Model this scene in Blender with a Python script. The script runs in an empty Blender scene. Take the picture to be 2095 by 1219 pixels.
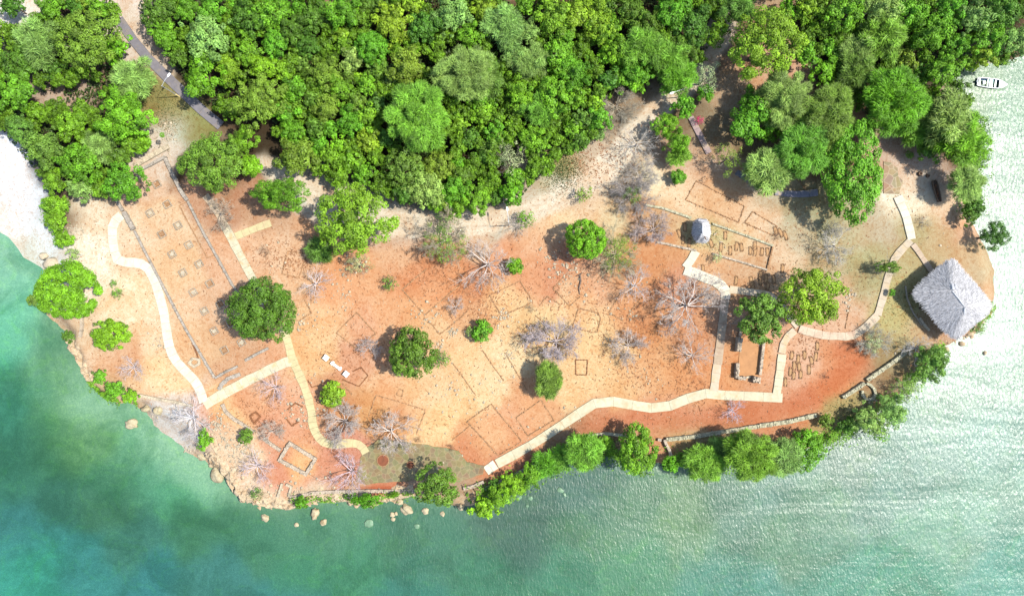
import bpy, bmesh, math, random
import numpy as np
from mathutils import Vector, Matrix
R = math.radians
random.seed(7); rng = np.random.default_rng(7)
sc = bpy.context.scene
# ------------------------------------------------------------------ camera, world, sun, exposure
S = 12.0          # photo pixels per metre on the ground
H = 118.0         # flying height of the camera above the plateau (z = 0)
WZ = -2.0         # water level
cam_d = bpy.data.cameras.new('camera'); cam = bpy.data.objects.new('camera', cam_d)
sc.collection.objects.link(cam); sc.camera = cam
cam.location = (0, 0, H); cam.rotation_euler = (0, 0, 0)
cam_d.sensor_width = 36; cam_d.lens = 18 * H / (1047.5 / S); cam_d.clip_start = 1; cam_d.clip_end = 6000
w = bpy.data.worlds.new('World'); sc.world = w; w.use_nodes = True
SUN_EL, SUN_AZ = R(57), R(4)      # sun stands towards +x (right side of the photograph)
nt = w.node_tree; nt.nodes.clear()
sky = nt.nodes.new('ShaderNodeTexSky'); sky.sky_type = 'NISHITA'; sky.sun_disc = False
sky.sun_elevation = SUN_EL; sky.sun_rotation = R(90) - SUN_AZ
bg = nt.nodes.new('ShaderNodeBackground'); bg.inputs[1].default_value = 0.15
wo = nt.nodes.new('ShaderNodeOutputWorld')
nt.links.new(sky.outputs[0], bg.inputs[0]); nt.links.new(bg.outputs[0], wo.inputs[0])
sd = bpy.data.lights.new('sun', 'SUN'); sd.energy = 4.4; sd.angle = R(1.2); sd.color = (1, 0.95, 0.87)
sun = bpy.data.objects.new('sun', sd); sc.collection.objects.link(sun)
sdir = Vector((math.cos(SUN_EL) * math.cos(SUN_AZ), math.cos(SUN_EL) * math.sin(SUN_AZ), math.sin(SUN_EL)))
sun.rotation_euler = sdir.to_track_quat('Z', 'Y').to_euler(); sun.location = sdir * 200
sc.view_settings.view_transform = 'Standard'; sc.view_settings.look = 'None'
EXPO = 1.2
sc.view_settings.exposure = EXPO; sc.view_settings.gamma = 1
KE = 1 / (2 ** EXPO * 1.28)     # display value -> albedo

# ------------------------------------------------------------------ helpers
def P(px, py, z=0.0):
    k = (H - z) / H / S
    return ((px - 1047.5) * k, -(py - 609.5) * k, z)
def lin(c):
    c = np.asarray(c, float) / 255
    return np.where(c <= 0.04045, c / 12.92, ((c + 0.055) / 1.055) ** 2.4)
def alb(r, g, b, k=1.0):
    return tuple(np.clip(lin((r, g, b)) * KE * k, 0, 0.85)) + (1,)
def tag(o, label=None, cat=None, group=None, kind=None):
    if label: o['label'] = label
    if cat: o['category'] = cat
    if group: o['group'] = group
    if kind: o['kind'] = kind
    return o
def link(o, parent=None):
    sc.collection.objects.link(o)
    if parent: o.parent = parent
    return o
def mesh_np(name, V, F, mat=None, tone=None, smooth=False):
    """V (n,3); F (m,k) equal sized faces, or a list of lists"""
    me = bpy.data.meshes.new(name)
    V = np.asarray(V, np.float32)
    if isinstance(F, np.ndarray):
        m, k = F.shape
        me.vertices.add(len(V)); me.vertices.foreach_set('co', V.ravel())
        me.loops.add(m * k); me.loops.foreach_set('vertex_index', F.ravel().astype(np.int32))
        me.polygons.add(m); me.polygons.foreach_set('loop_start', (np.arange(m) * k).astype(np.int32))
        me.update(calc_edges=True)
    else:
        me.from_pydata(V.tolist(), [], F); me.update()
    if tone is not None:
        a = me.attributes.new('tone', 'FLOAT', 'FACE'); a.data.foreach_set('value', np.asarray(tone, np.float32))
    if smooth: me.polygons.foreach_set('use_smooth', [True] * len(me.polygons))
    if mat: me.materials.append(mat)
    return me
def mobj(name, me, parent=None, loc=(0, 0, 0), rz=0):
    o = bpy.data.objects.new(name, me); link(o, parent)
    o.location = loc; o.rotation_euler = (0, 0, rz); return o
def empty(name, loc, rz=0):
    o = bpy.data.objects.new(name, None); link(o); o.location = loc; o.rotation_euler = (0, 0, rz)
    o.empty_display_size = 0.3; return o
def unit(v): return v/np.maximum(np.linalg.norm(v, axis=-1, keepdims=True), 1e-6)
class MB:
    """collects polygons with a tone per face"""
    def __init__(s): s.v = []; s.f = []; s.t = []
    def add(s, vs, fs, tone=1.0):
        b = len(s.v); s.v += [tuple(v) for v in vs]; s.f += [[b + i for i in f] for f in fs]; s.t += [tone] * len(fs)
    def box(s, c, size, rz=0, tone=1.0, jit=0.0, rx=0, ry=0):
        sx, sy, sz = size[0] / 2, size[1] / 2, size[2] / 2
        m = Matrix.Translation(c) @ Matrix.Rotation(rz, 4, 'Z') @ Matrix.Rotation(ry, 4, 'Y') @ Matrix.Rotation(rx, 4, 'X')
        vs = []
        for x, y, z in ((-1,-1,-1),(1,-1,-1),(1,1,-1),(-1,1,-1),(-1,-1,1),(1,-1,1),(1,1,1),(-1,1,1)):
            j = lambda: 1 + random.uniform(-jit, jit)
            t = 0.86 if (z > 0 and jit) else 1
            vs.append(m @ Vector((x*sx*j()*t, y*sy*j()*t, z*sz*j())))
        s.add(vs, [(0,3,2,1),(4,5,6,7),(0,1,5,4),(1,2,6,5),(2,3,7,6),(3,0,4,7)], tone)
    def tube(s, pts, rads, n=6, tone=1.0, cap=True):
        pts = [Vector(p) for p in pts]; rings = []; b0 = []
        for i, p in enumerate(pts):
            d = (pts[min(i+1, len(pts)-1)] - pts[max(i-1, 0)]).normalized()
            a = d.cross(Vector((0, 0, 1)));
            if a.length < 1e-3: a = Vector((1, 0, 0))
            a.normalize(); b = d.cross(a)
            r = rads[i] if hasattr(rads, '__len__') else rads
            rings.append([p + a * math.cos(2*math.pi*k/n) * r + b * math.sin(2*math.pi*k/n) * r for k in range(n)])
        vs = [v for r_ in rings for v in r_]; fs = []
        for i in range(len(pts)-1):
            for k in range(n): fs.append((i*n+k, i*n+(k+1)%n, (i+1)*n+(k+1)%n, (i+1)*n+k))
        if cap: fs.append(tuple(range(n))[::-1]); fs.append(tuple((len(pts)-1)*n+k for k in range(n)))
        s.add(vs, fs, tone)
    def lathe(s, prof, n=16, c=(0,0,0), tone=1.0):
        vs = [(c[0]+r*math.cos(2*math.pi*k/n), c[1]+r*math.sin(2*math.pi*k/n), c[2]+z) for r, z in prof for k in range(n)]
        fs = [(i*n+k, i*n+(k+1)%n, (i+1)*n+(k+1)%n, (i+1)*n+k) for i in range(len(prof)-1) for k in range(n)]
        fs.append(tuple(range(n))[::-1]); fs.append(tuple((len(prof)-1)*n+k for k in range(n)))
        s.add(vs, fs, tone)
    def build(s, name, mat, parent=None, loc=(0,0,0), rz=0, smooth=False):
        me = mesh_np(name, s.v, s.f, mat, s.t, smooth)
        return mobj(name, me, parent, loc, rz)

# ------------------------------------------------------------------ materials
def mat_new(name):
    m = bpy.data.materials.new(name); m.use_nodes = True; t = m.node_tree; t.nodes.clear()
    o = t.nodes.new('ShaderNodeOutputMaterial'); return m, t, o
def N(t, typ, **kw):
    n = t.nodes.new(typ)
    for k, v in kw.items():
        if k.startswith('i_'):
            n.inputs[k[2:].replace('_', ' ')].default_value = v
        else: setattr(n, k, v)
    return n
def mixc(t, fac, a, b, mode='MIX'):
    n = t.nodes.new('ShaderNodeMix'); n.data_type = 'RGBA'; n.blend_type = mode
    for inp, v in ((n.inputs[0], fac), (n.inputs[6], a), (n.inputs[7], b)):
        if isinstance(v, bpy.types.NodeSocket): t.links.new(v, inp)
        else: inp.default_value = v
    return n.outputs[2]
def mth(t, op, a, b=0.0, c=0.0):
    n = t.nodes.new('ShaderNodeMath'); n.operation = op
    for i, v in enumerate((a, b, c)):
        if isinstance(v, bpy.types.NodeSocket): t.links.new(v, n.inputs[i])
        else: n.inputs[i].default_value = v
    return n.outputs[0]
def ramp(t, src, p0, p1, v0=0.0, v1=1.0):
    n = t.nodes.new('ShaderNodeMapRange'); n.inputs[1].default_value = p0; n.inputs[2].default_value = p1
    n.inputs[3].default_value = v0; n.inputs[4].default_value = v1
    t.links.new(src, n.inputs[0]); return n.outputs[0]
def noise(t, scale, detail=4, rough=0.6, vec=None, dist=0.0):
    n = t.nodes.new('ShaderNodeTexNoise'); n.inputs['Scale'].default_value = scale
    n.inputs['Detail'].default_value = detail; n.inputs['Roughness'].default_value = rough
    n.inputs['Distortion'].default_value = dist
    if vec: t.links.new(vec, n.inputs['Vector'])
    return n.outputs[0]
def geo_pos(t): return t.nodes.new('ShaderNodeNewGeometry').outputs['Position']

def mat_plain(name, col, rough=0.85, tonek=0.5, nscale=3.0, namt=0.35, bump=0.3, metal=0.0, spec=0.3, stain=None):
    m, t, o = mat_new(name)
    b = N(t, 'ShaderNodeBsdfPrincipled'); b.inputs['Roughness'].default_value = rough; b.inputs['Metallic'].default_value = metal
    b.inputs['Specular IOR Level'].default_value = spec
    p = geo_pos(t)
    n1 = noise(t, nscale, 6, 0.65, p)
    at = N(t, 'ShaderNodeAttribute', attribute_name='tone')
    v = mth(t, 'MULTIPLY', ramp(t, n1, 0.25, 0.75, 1 - namt, 1 + namt * 0.6), mth(t, 'ADD', mth(t, 'MULTIPLY', at.outputs['Fac'], tonek), 1 - tonek))
    vm = t.nodes.new('ShaderNodeVectorMath'); vm.operation = 'SCALE'; vm.inputs[0].default_value = col[:3]
    t.links.new(v, vm.inputs['Scale'])
    c = vm.outputs[0]
    if stain:
        c = mixc(t, ramp(t, noise(t, nscale * 0.45, 5, 0.7, p), 0.5, 0.68), c, stain)
    t.links.new(c, b.inputs['Base Color'])
    bp = N(t, 'ShaderNodeBump'); bp.inputs['Strength'].default_value = bump; bp.inputs['Distance'].default_value = 0.05
    t.links.new(noise(t, nscale * 4, 5, 0.7, p), bp.inputs['Height']); t.links.new(bp.outputs[0], b.inputs['Normal'])
    t.links.new(b.outputs[0], o.inputs[0]); return m
def mat_leaf(name, trans=0.3, hue=0.12):
    m, t, o = mat_new(name)
    oi = t.nodes.new('ShaderNodeObjectInfo'); at = N(t, 'ShaderNodeAttribute', attribute_name='tone')
    warm = mixc(t, mth(t, 'MULTIPLY', mth(t, 'FRACT', mth(t, 'MULTIPLY', at.outputs['Fac'], 37.0)), 0.5), oi.outputs['Color'], (1.12, 1.04, 0.75, 1), 'MULTIPLY')
    vm = t.nodes.new('ShaderNodeVectorMath'); vm.operation = 'SCALE'
    t.links.new(warm, vm.inputs[0]); t.links.new(at.outputs['Fac'], vm.inputs['Scale'])
    d = N(t, 'ShaderNodeBsdfPrincipled'); d.inputs['Roughness'].default_value = 0.55; d.inputs['Specular IOR Level'].default_value = 0.25
    tr = t.nodes.new('ShaderNodeBsdfTranslucent')
    t.links.new(vm.outputs[0], d.inputs['Base Color']); t.links.new(vm.outputs[0], tr.inputs[0])
    mx = t.nodes.new('ShaderNodeMixShader'); mx.inputs[0].default_value = trans
    t.links.new(d.outputs[0], mx.inputs[1]); t.links.new(tr.outputs[0], mx.inputs[2]); t.links.new(mx.outputs[0], o.inputs[0])
    return m
M_leaf = mat_leaf('foliage', 0.24)
M_bark = mat_plain('bark', alb(150, 130, 115), nscale=6)
M_darkbark = mat_plain('dark_bark', (0.10, 0.075, 0.055, 1), nscale=6)
def mat_twig():
    m, t, o = mat_new('bare_twigs'); oi = t.nodes.new('ShaderNodeObjectInfo'); at = N(t, 'ShaderNodeAttribute', attribute_name='tone')
    vm = t.nodes.new('ShaderNodeVectorMath'); vm.operation = 'SCALE'
    t.links.new(oi.outputs['Color'], vm.inputs[0]); t.links.new(at.outputs['Fac'], vm.inputs['Scale'])
    d = N(t, 'ShaderNodeBsdfPrincipled'); d.inputs['Roughness'].default_value = 0.8
    t.links.new(vm.outputs[0], d.inputs['Base Color']); t.links.new(d.outputs[0], o.inputs[0]); return m
M_twig = mat_twig()
M_stone = mat_plain('rubble_stone', alb(236, 216, 188), nscale=5, tonek=0.8)
M_stonegrey = mat_plain('grey_wall_stone', alb(214, 202, 184), nscale=5, tonek=0.8)
M_stonepale = mat_plain('pale_limestone', alb(244, 226, 192), nscale=4, tonek=0.6)
M_stonered = mat_plain('iron_stained_stone', alb(176, 116, 72), nscale=5, tonek=0.8)
M_stonetan = mat_plain('tan_stone', alb(216, 166, 118), nscale=5, tonek=0.8)
M_mossy = mat_plain('lichened_wall_stone', alb(232, 226, 190), nscale=5, tonek=0.8, stain=alb(176, 172, 130))
M_rock = mat_plain('shore_limestone', alb(246, 220, 180), nscale=1.6, tonek=0.6, namt=0.3, bump=0.8, stain=alb(205, 165, 120))
M_boulder = mat_plain('boulder_limestone', alb(238, 222, 180), nscale=2.2, tonek=0.6, bump=0.9, stain=alb(190, 165, 120))
M_subrock = mat_plain('wet_rock', alb(150, 190, 150), nscale=2.5, rough=0.4, stain=alb(110, 150, 115))
M_white = mat_plain('white_paint', (0.78, 0.78, 0.76, 1), rough=0.5, nscale=3, namt=0.08, bump=0.05)
M_metal = mat_plain('galvanised_metal', (0.5, 0.52, 0.52, 1), rough=0.4, metal=0.6, namt=0.1, bump=0.02)
M_yellow = mat_plain('yellow_painted_sleeve', (0.62, 0.5, 0.22, 1), rough=0.6, namt=0.1)
M_navy = mat_plain('dark_blue_paint', (0.015, 0.05, 0.09, 1), rough=0.4, namt=0.1, bump=0.02)
M_aqua = mat_plain('pale_aqua_paint', (0.42, 0.66, 0.58, 1), rough=0.45, namt=0.1, bump=0.02)
M_thatch = mat_plain('grey_palm_thatch', alb(236, 234, 234, 1.12), nscale=2.0, tonek=1.0, namt=0.18, bump=0.5)
M_thatch_cap = mat_plain('bleached_ridge_thatch', alb(242, 242, 244), nscale=3.0, tonek=0.6, namt=0.1)
M_wood = mat_plain('weathered_timber', alb(150, 120, 95), nscale=3.0, tonek=0.6, stain=alb(110, 85, 65))

# ------------------------------------------------------------------ coast and ground height
coast_px = [(-3000,-400),(-1200,100),(-500,290),(-150,430),(0,505),(35,545),(75,562),(98,600),(85,645),(110,665),(140,690),(140,715),(160,728),
 (172,760),(186,785),(205,808),(232,824),(262,826),(292,840),(310,875),(340,902),(378,930),(412,945),(440,960),(468,985),
 (485,1005),(492,1024),(530,1036),(572,1042),(605,1038),(645,1028),(700,1028),(760,1034),(800,1026),(845,1014),(885,1022),(930,1034),
 (975,1030),(1000,1012),(1045,992),(1090,972),(1150,945),(1230,928),(1290,945),(1360,955),(1420,940),(1480,952),(1550,955),(1620,940),
 (1680,908),(1735,885),(1795,855),(1845,805),(1895,752),(1932,712),(1960,697),(2000,684),(2030,650),(2040,600),(2040,545),(2022,500),
 (1988,445),(1988,400),(1992,350),(2002,300),(1992,240),(1975,205),(1958,170),(1962,140),(2000,142),(2050,138),(2100,118),(2170,95),(2600,-60),(4200,-600)]
cw = [P(x, y, WZ)[:2] for x, y in coast_px]
poly = np.array([(-1500, 1500)] + [cw[0]] + cw[1:] + [(1500, 300), (1500, 1500)])
def sdist(x, y):
    x = np.atleast_1d(np.asarray(x, float)); y = np.atleast_1d(np.asarray(y, float))
    d2 = np.full(x.shape, 1e18); ins = np.zeros(x.shape, bool); n = len(poly)
    for i in range(n):
        ax, ay = poly[i]; bx, by = poly[(i+1) % n]
        dx, dy = bx-ax, by-ay; t = np.clip(((x-ax)*dx+(y-ay)*dy)/(dx*dx+dy*dy), 0, 1)
        d2 = np.minimum(d2, (x-ax-t*dx)**2+(y-ay-t*dy)**2)
        if ay != by: ins ^= ((ay > y) != (by > y)) & (x < (bx-ax)*(y-ay)/(by-ay)+ax)
    return np.where(ins, 1, -1) * np.sqrt(d2)
def vnoise(x, y, seed=0):
    """cheap smooth value noise, about -1..1"""
    r = np.random.default_rng(seed); T = r.uniform(-1, 1, (64, 64))
    xi = np.floor(x).astype(int); yi = np.floor(y).astype(int); fx = x-xi; fy = y-yi
    fx = fx*fx*(3-2*fx); fy = fy*fy*(3-2*fy)
    g = lambda a, b: T[a % 64, b % 64]
    return (g(xi,yi)*(1-fx)+g(xi+1,yi)*fx)*(1-fy)+(g(xi,yi+1)*(1-fx)+g(xi+1,yi+1)*fx)*fy
def fbm(x, y, seed=0, o=4):
    s = 0; a = 1
    for i in range(o): s = s + a*vnoise(x*2**i, y*2**i, seed+i); a *= 0.55
    return s
def gz(x, y, d=None):
    x = np.asarray(x, float); y = np.asarray(y, float)
    if d is None: d = sdist(x, y).reshape(x.shape)
    px = x*S+1047.5; py = 609.5-y*S
    g = lambda cx, cy, s: np.exp(-((px-cx)**2+(py-cy)**2)/(2*s*s))
    wd = 1.6 + 16*g(-40, 420, 150) + 5*g(355, 885, 55) + 3*g(1980, 400, 260) + 5*g(1960, 120, 90) + 1.5*g(1500, 960, 200)
    wd = np.where(px < -60, 14, wd)
    dn = d + 0.55*vnoise(x*0.9, y*0.9, 5)*np.clip(1-wd/8, 0, 1)
    t = np.clip(dn/wd, 0, 1); up = t*t*(3-2*t)
    z = np.where(dn > 0, WZ - 0.1 + (0 - WZ + 0.1)*up, WZ - 0.1 - np.minimum(4, 0.2*np.abs(dn)))
    z = z + 0.10*fbm(x*0.12, y*0.12, 11, 3)*np.clip(d/6, 0, 1)
    z = z + 0.35*fbm(x*0.8, y*0.8, 61, 3)*np.clip(1-np.abs(dn-1.2)/1.8, 0, 1)*np.clip((3-wd)/1.4, 0, 1)
    return z
def gz1(x, y): return float(gz(np.array([x]), np.array([y]))[0])
def G(px, py, dz=0.0):
    x, y, _ = P(px, py); z = gz1(x, y); x, y, _ = P(px, py, z); return (x, y, z+dz)

def axis(a, b, step, far):
    c = np.arange(a, b+step/2, step); out = []; s = step; v = b
    while v < far: s *= 1.35; v += s; out.append(v)
    lo = []; s = step; v = a
    while v > -far: s *= 1.35; v -= s; lo.append(v)
    return np.concatenate([lo[::-1], c, out])
def grid(xs, ys):
    X, Y = np.meshgrid(xs, ys); nx, ny = len(xs), len(ys)
    i = np.arange(nx-1)[None, :] + nx*np.arange(ny-1)[:, None]
    F = np.stack([i, i+1, i+nx+1, i+nx], -1).reshape(-1, 4); return X.ravel(), Y.ravel(), F
def shepard(px, py, S_, sig):
    A = np.array(S_, float); num = np.zeros((len(px), 3)); den = np.zeros(len(px))
    for a in A:
        s = sig * (a[5] if len(a) > 5 else 1)
        wt = np.exp(-((px-a[0])**2+(py-a[1])**2)/(2*s*s)) + 1e-4/(1+((px-a[0])**2+(py-a[1])**2)/1e4)
        num += wt[:, None]*lin(a[2:5]); den += wt
    return num/den[:, None]
# soil, sand and grass colours over the headland (photo x, y, r, g, b; redness near trees is partly painted shade)
SOIL = [(0,40,255,248,235),(40,45,250,240,220),(90,190,190,165,140),(150,175,200,175,150),(190,180,120,100,80),(260,40,235,215,190),(285,75,225,205,180),(250,10,240,225,205),
 (300,200,120,125,60),(340,235,130,130,65),(380,260,120,130,60),(340,270,240,230,210),(310,300,235,215,190),(330,300,215,190,160),(20,320,255,255,255),(50,400,255,255,255),(20,430,255,252,245),
 (90,470,255,255,250),(110,530,250,250,240),(30,510,235,225,200),(60,535,220,215,190),(180,450,245,220,180),(170,520,255,238,205),(190,560,250,225,185),
 (300,380,225,180,140),(330,450,235,190,140),(350,560,235,185,130),(380,640,235,185,135),(420,700,205,145,95),(470,720,210,150,105),(480,540,225,165,120),(430,380,190,130,95),(500,420,170,105,75),
 (550,440,175,120,85),(560,500,230,180,135),(520,520,235,185,140),(270,480,240,205,160),(280,600,250,220,170),(250,640,250,215,165),(300,690,245,205,155),(240,740,225,165,120),(330,770,250,210,150),
 (300,790,240,190,135),(450,640,225,175,130),(540,760,225,160,115),(400,700,240,190,135),(470,860,245,190,120),(520,830,225,145,95),(440,880,225,145,105),(560,900,215,130,95),(600,870,225,145,105),(560,980,215,120,90),
 (620,850,230,155,110),(660,960,215,125,90),(610,935,245,175,105),(690,990,205,100,70),(780,995,195,85,50),(850,880,240,180,115),(700,930,205,115,90),(690,830,205,130,80),(760,830,210,140,75),(820,850,215,140,90),(900,870,245,195,125),
 (640,480,215,155,110),(600,540,235,180,130),(560,450,200,150,110),(700,600,230,150,95),(680,660,240,180,120),(640,720,240,180,115),(740,660,225,150,105),(740,580,225,145,90),(820,500,225,160,110),(850,560,215,125,75),(890,520,205,125,80),(900,590,225,140,85),
 (870,610,230,155,95),(800,640,230,155,100),(930,600,205,115,65),(980,600,195,105,65),(960,640,220,150,95),(880,680,235,175,115),(950,720,245,190,125),(900,780,240,190,130),(960,800,245,200,135),(850,800,240,190,130),(780,790,235,170,115),(740,740,215,140,100),
 (1000,760,245,200,140),(1050,720,245,205,145),(1080,660,240,195,130),(1030,620,240,180,115),(1050,500,215,130,85),(1100,500,220,140,90),(1120,560,205,115,75),(1160,540,195,110,75),(1200,590,220,150,105),(1080,560,220,135,85),
 (1130,470,235,185,130),(1080,480,235,180,130),(1180,620,240,190,130),(1220,660,240,195,130),(1270,640,220,145,90),(1330,640,205,125,75),(1240,720,240,190,125),(1180,790,240,190,125),(1110,840,225,150,95),(1040,870,225,150,100),(1000,890,235,165,105),(960,920,205,110,65),
 (1050,950,200,110,75),(1240,860,205,120,80),(1300,840,210,125,85),(1280,800,235,180,115),(1380,780,210,125,65),(1340,700,205,120,60),(1330,760,225,155,95),(1440,780,215,130,75),(1400,700,200,120,75),(1400,860,215,140,95),(1480,850,205,120,80),(1550,850,205,115,70),
 (1640,830,205,110,65),(1600,780,220,150,110),(1700,780,215,120,65),(1740,740,205,105,55),(1700,730,205,110,60),(1640,740,225,165,125),(1620,700,225,170,130),(1560,800,210,140,95),(1540,720,225,145,85),(1530,760,215,130,70),(1500,660,195,140,105),
 (1450,530,225,165,110),(1370,520,205,130,75),(1340,540,200,115,60),(1380,590,200,120,85),(1320,440,190,125,80),(1360,450,195,150,100),(1350,400,250,225,175),(1390,420,240,200,150),(1460,410,225,170,115),(1490,430,230,175,125),(1560,455,235,195,150),(1480,400,220,160,105),
 (1520,500,235,200,150),(1550,540,205,160,115),(1500,560,205,155,110),(1460,570,215,160,115),(1430,480,200,175,110),(1470,475,190,170,105),(1600,520,230,190,145),(1620,480,195,175,135),(1620,430,165,160,120),(1560,400,200,185,150),(1680,430,150,150,105),(1740,480,190,180,135),
 (1700,540,180,160,115),(1770,540,165,160,105),(1780,580,160,160,110),(1750,610,215,175,135),(1740,650,220,170,130),(1800,470,195,180,145),(1830,640,175,165,95),(1850,600,175,160,90),(1820,700,165,155,100),(1870,680,185,165,105),(1900,680,190,140,105),(1850,550,175,160,105),
 (1880,470,170,160,105),(1930,500,190,165,115),(1980,540,195,155,105),(2010,600,205,155,110),(2020,560,190,165,120),(1900,420,245,220,175),(1870,380,250,225,185),(1860,420,250,230,190),(1850,350,225,195,165),(1900,340,200,170,145),(1940,430,240,200,155),(1960,460,215,165,125),(1920,370,190,160,135),
 (1820,330,200,165,135),(1960,165,205,185,150),(1985,155,200,190,160),(1600,160,210,155,120),(1560,170,205,155,115),(1450,280,130,115,85),(1400,330,200,160,125),(1450,350,215,170,130),(1390,380,240,200,150),(1480,80,120,95,75),(1440,120,125,105,85),(1500,200,170,140,105),
 (1340,200,145,130,105),(1300,240,150,135,110),(1270,310,190,160,125),(1230,340,230,200,155),(1180,380,225,205,170),(1120,400,215,200,170),(1060,430,195,185,155),(1000,450,190,180,150),(930,455,185,170,140),(850,440,185,175,155),(820,460,190,175,150),(700,410,200,190,160),(640,390,215,205,180),(600,370,180,165,140),
 (1140,350,160,175,95),(1170,330,190,175,130),(1100,370,185,170,140),(1200,310,195,170,140),(1080,450,235,190,135),(1150,440,245,205,145),(1220,400,235,190,140),(1250,440,225,195,140),(1270,400,170,155,130),(1250,360,235,205,155),(960,470,220,170,125),(880,470,205,165,125),
 (1700,310,110,90,65),(1600,260,120,100,70),(1550,290,110,95,65),(1720,210,150,110,75),(1880,130,60,55,40),(1390,240,110,95,70),
 (1440,920,165,150,100),(1400,912,175,155,100),(1500,905,165,150,105),(1355,915,205,125,80),(1260,905,140,125,90),(1690,870,150,140,75),(1740,850,140,130,75),(1790,790,140,110,75),(1720,840,150,140,70),(1820,760,135,120,80),(1240,900,120,120,80),(1170,900,150,110,75),
 (350,870,226,216,202),(320,860,236,226,212),(390,900,226,216,204),(380,925,250,246,236),(310,845,225,215,200),(420,920,205,195,175),
 (450,920,240,205,160),(480,960,240,205,165),(500,1000,245,215,175),(540,1020,240,210,165),(600,1025,235,205,165),(640,1018,225,195,155),(720,1015,200,170,130),(830,1010,190,160,125),(940,1015,160,130,100),(480,920,240,195,145),(170,700,235,200,150),(160,690,225,190,150),(185,740,235,190,145),(210,790,200,180,130)]
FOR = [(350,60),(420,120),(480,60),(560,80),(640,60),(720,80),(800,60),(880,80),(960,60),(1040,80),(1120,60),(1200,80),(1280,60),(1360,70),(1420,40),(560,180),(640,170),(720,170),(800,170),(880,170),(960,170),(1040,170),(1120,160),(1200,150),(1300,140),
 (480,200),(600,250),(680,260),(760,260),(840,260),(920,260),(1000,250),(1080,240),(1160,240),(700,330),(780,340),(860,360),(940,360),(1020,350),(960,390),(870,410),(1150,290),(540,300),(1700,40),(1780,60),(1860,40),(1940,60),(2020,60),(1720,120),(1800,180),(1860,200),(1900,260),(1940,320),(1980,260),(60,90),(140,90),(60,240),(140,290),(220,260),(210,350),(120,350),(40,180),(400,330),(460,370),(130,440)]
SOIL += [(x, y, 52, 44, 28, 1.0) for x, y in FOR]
SOIL += [(x, y, 216, 203, 176, 0.8) for x, y in ((640,398),(680,425),(720,445),(780,452),(840,450),(900,452),(960,452),(1010,450),(1060,438),(1100,420),(1150,400),(1200,372),(1240,345),(1270,318),(612,375))]
SOIL = [tuple(s)+((1.0,) if len(s) == 5 else ()) for s in SOIL]
# water colours (bed, weed and depth), lifted later on the right for painted glare
SEA = [(0,560,165,228,205),(40,600,160,232,205),(60,660,135,222,190),(0,720,95,195,165),(20,640,140,228,195),(110,700,125,185,150),(60,770,85,160,125),(0,820,75,155,130),(150,780,110,165,115),(140,850,95,165,95),(100,900,75,140,105),(190,830,150,205,165),(170,870,125,175,110),
 (240,850,170,225,195),(260,900,150,215,175),(320,930,175,230,195),(390,970,160,225,185),(440,1000,140,205,170),(230,950,75,145,110),(300,980,105,180,145),(360,1010,100,180,140),(200,880,110,170,115),(30,950,70,140,115),(100,1020,70,135,115),(200,1030,80,140,110),(30,1060,70,145,145),(20,1120,75,165,160),(60,1190,75,180,165),(150,1150,75,160,160),
 (250,1120,75,140,125),(300,1190,70,150,155),(380,1100,80,145,110),(480,1060,85,150,115),(430,1190,80,150,145),(540,1110,85,150,120),(640,1060,100,160,130),(620,1150,80,155,120),(600,1210,75,150,150),(720,1080,105,165,135),(750,1150,85,160,125),(820,1070,100,155,130),(850,1200,75,150,135),
 (900,1120,90,150,125),(1000,1060,95,135,120),(1000,1160,80,150,120),(1100,1020,90,130,115),(1090,1090,80,125,108),(1200,1000,95,140,125),(1180,980,90,135,125),(1200,1080,105,155,125),(1150,1170,90,160,130),(1300,1040,120,165,135),(1300,1150,100,165,130),(1400,1080,130,170,130),(1450,1180,95,165,145),(1500,1040,115,160,140),
 (1600,1100,115,165,135),(1600,1000,110,160,145),(1560,1200,90,165,150),(1700,1050,115,165,140),(1750,1180,85,165,140),(1850,1000,115,165,150),(1900,1100,115,175,150),(1850,1200,75,160,130),(2000,1050,125,180,160),(2050,1180,90,170,150),(2050,900,115,170,155),(1900,900,115,165,150),(2000,800,125,170,150),(2080,700,135,180,160),
 (2060,560,140,185,165),(2080,400,150,195,175),(2050,300,150,200,180),(2060,200,165,215,190),(2000,170,190,220,180),(1985,200,200,222,185),(2090,130,160,210,180),(1760,920,130,165,150),(-200,600,150,225,200),(-200,900,75,150,135),(-200,1200,75,170,165),(2300,500,120,175,155),(2300,1100,100,170,150),(1000,1400,80,150,130),(0,1400,75,165,160),(2000,1400,95,165,145)]
SEA = [s+(1.0,) for s in SEA]

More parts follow.
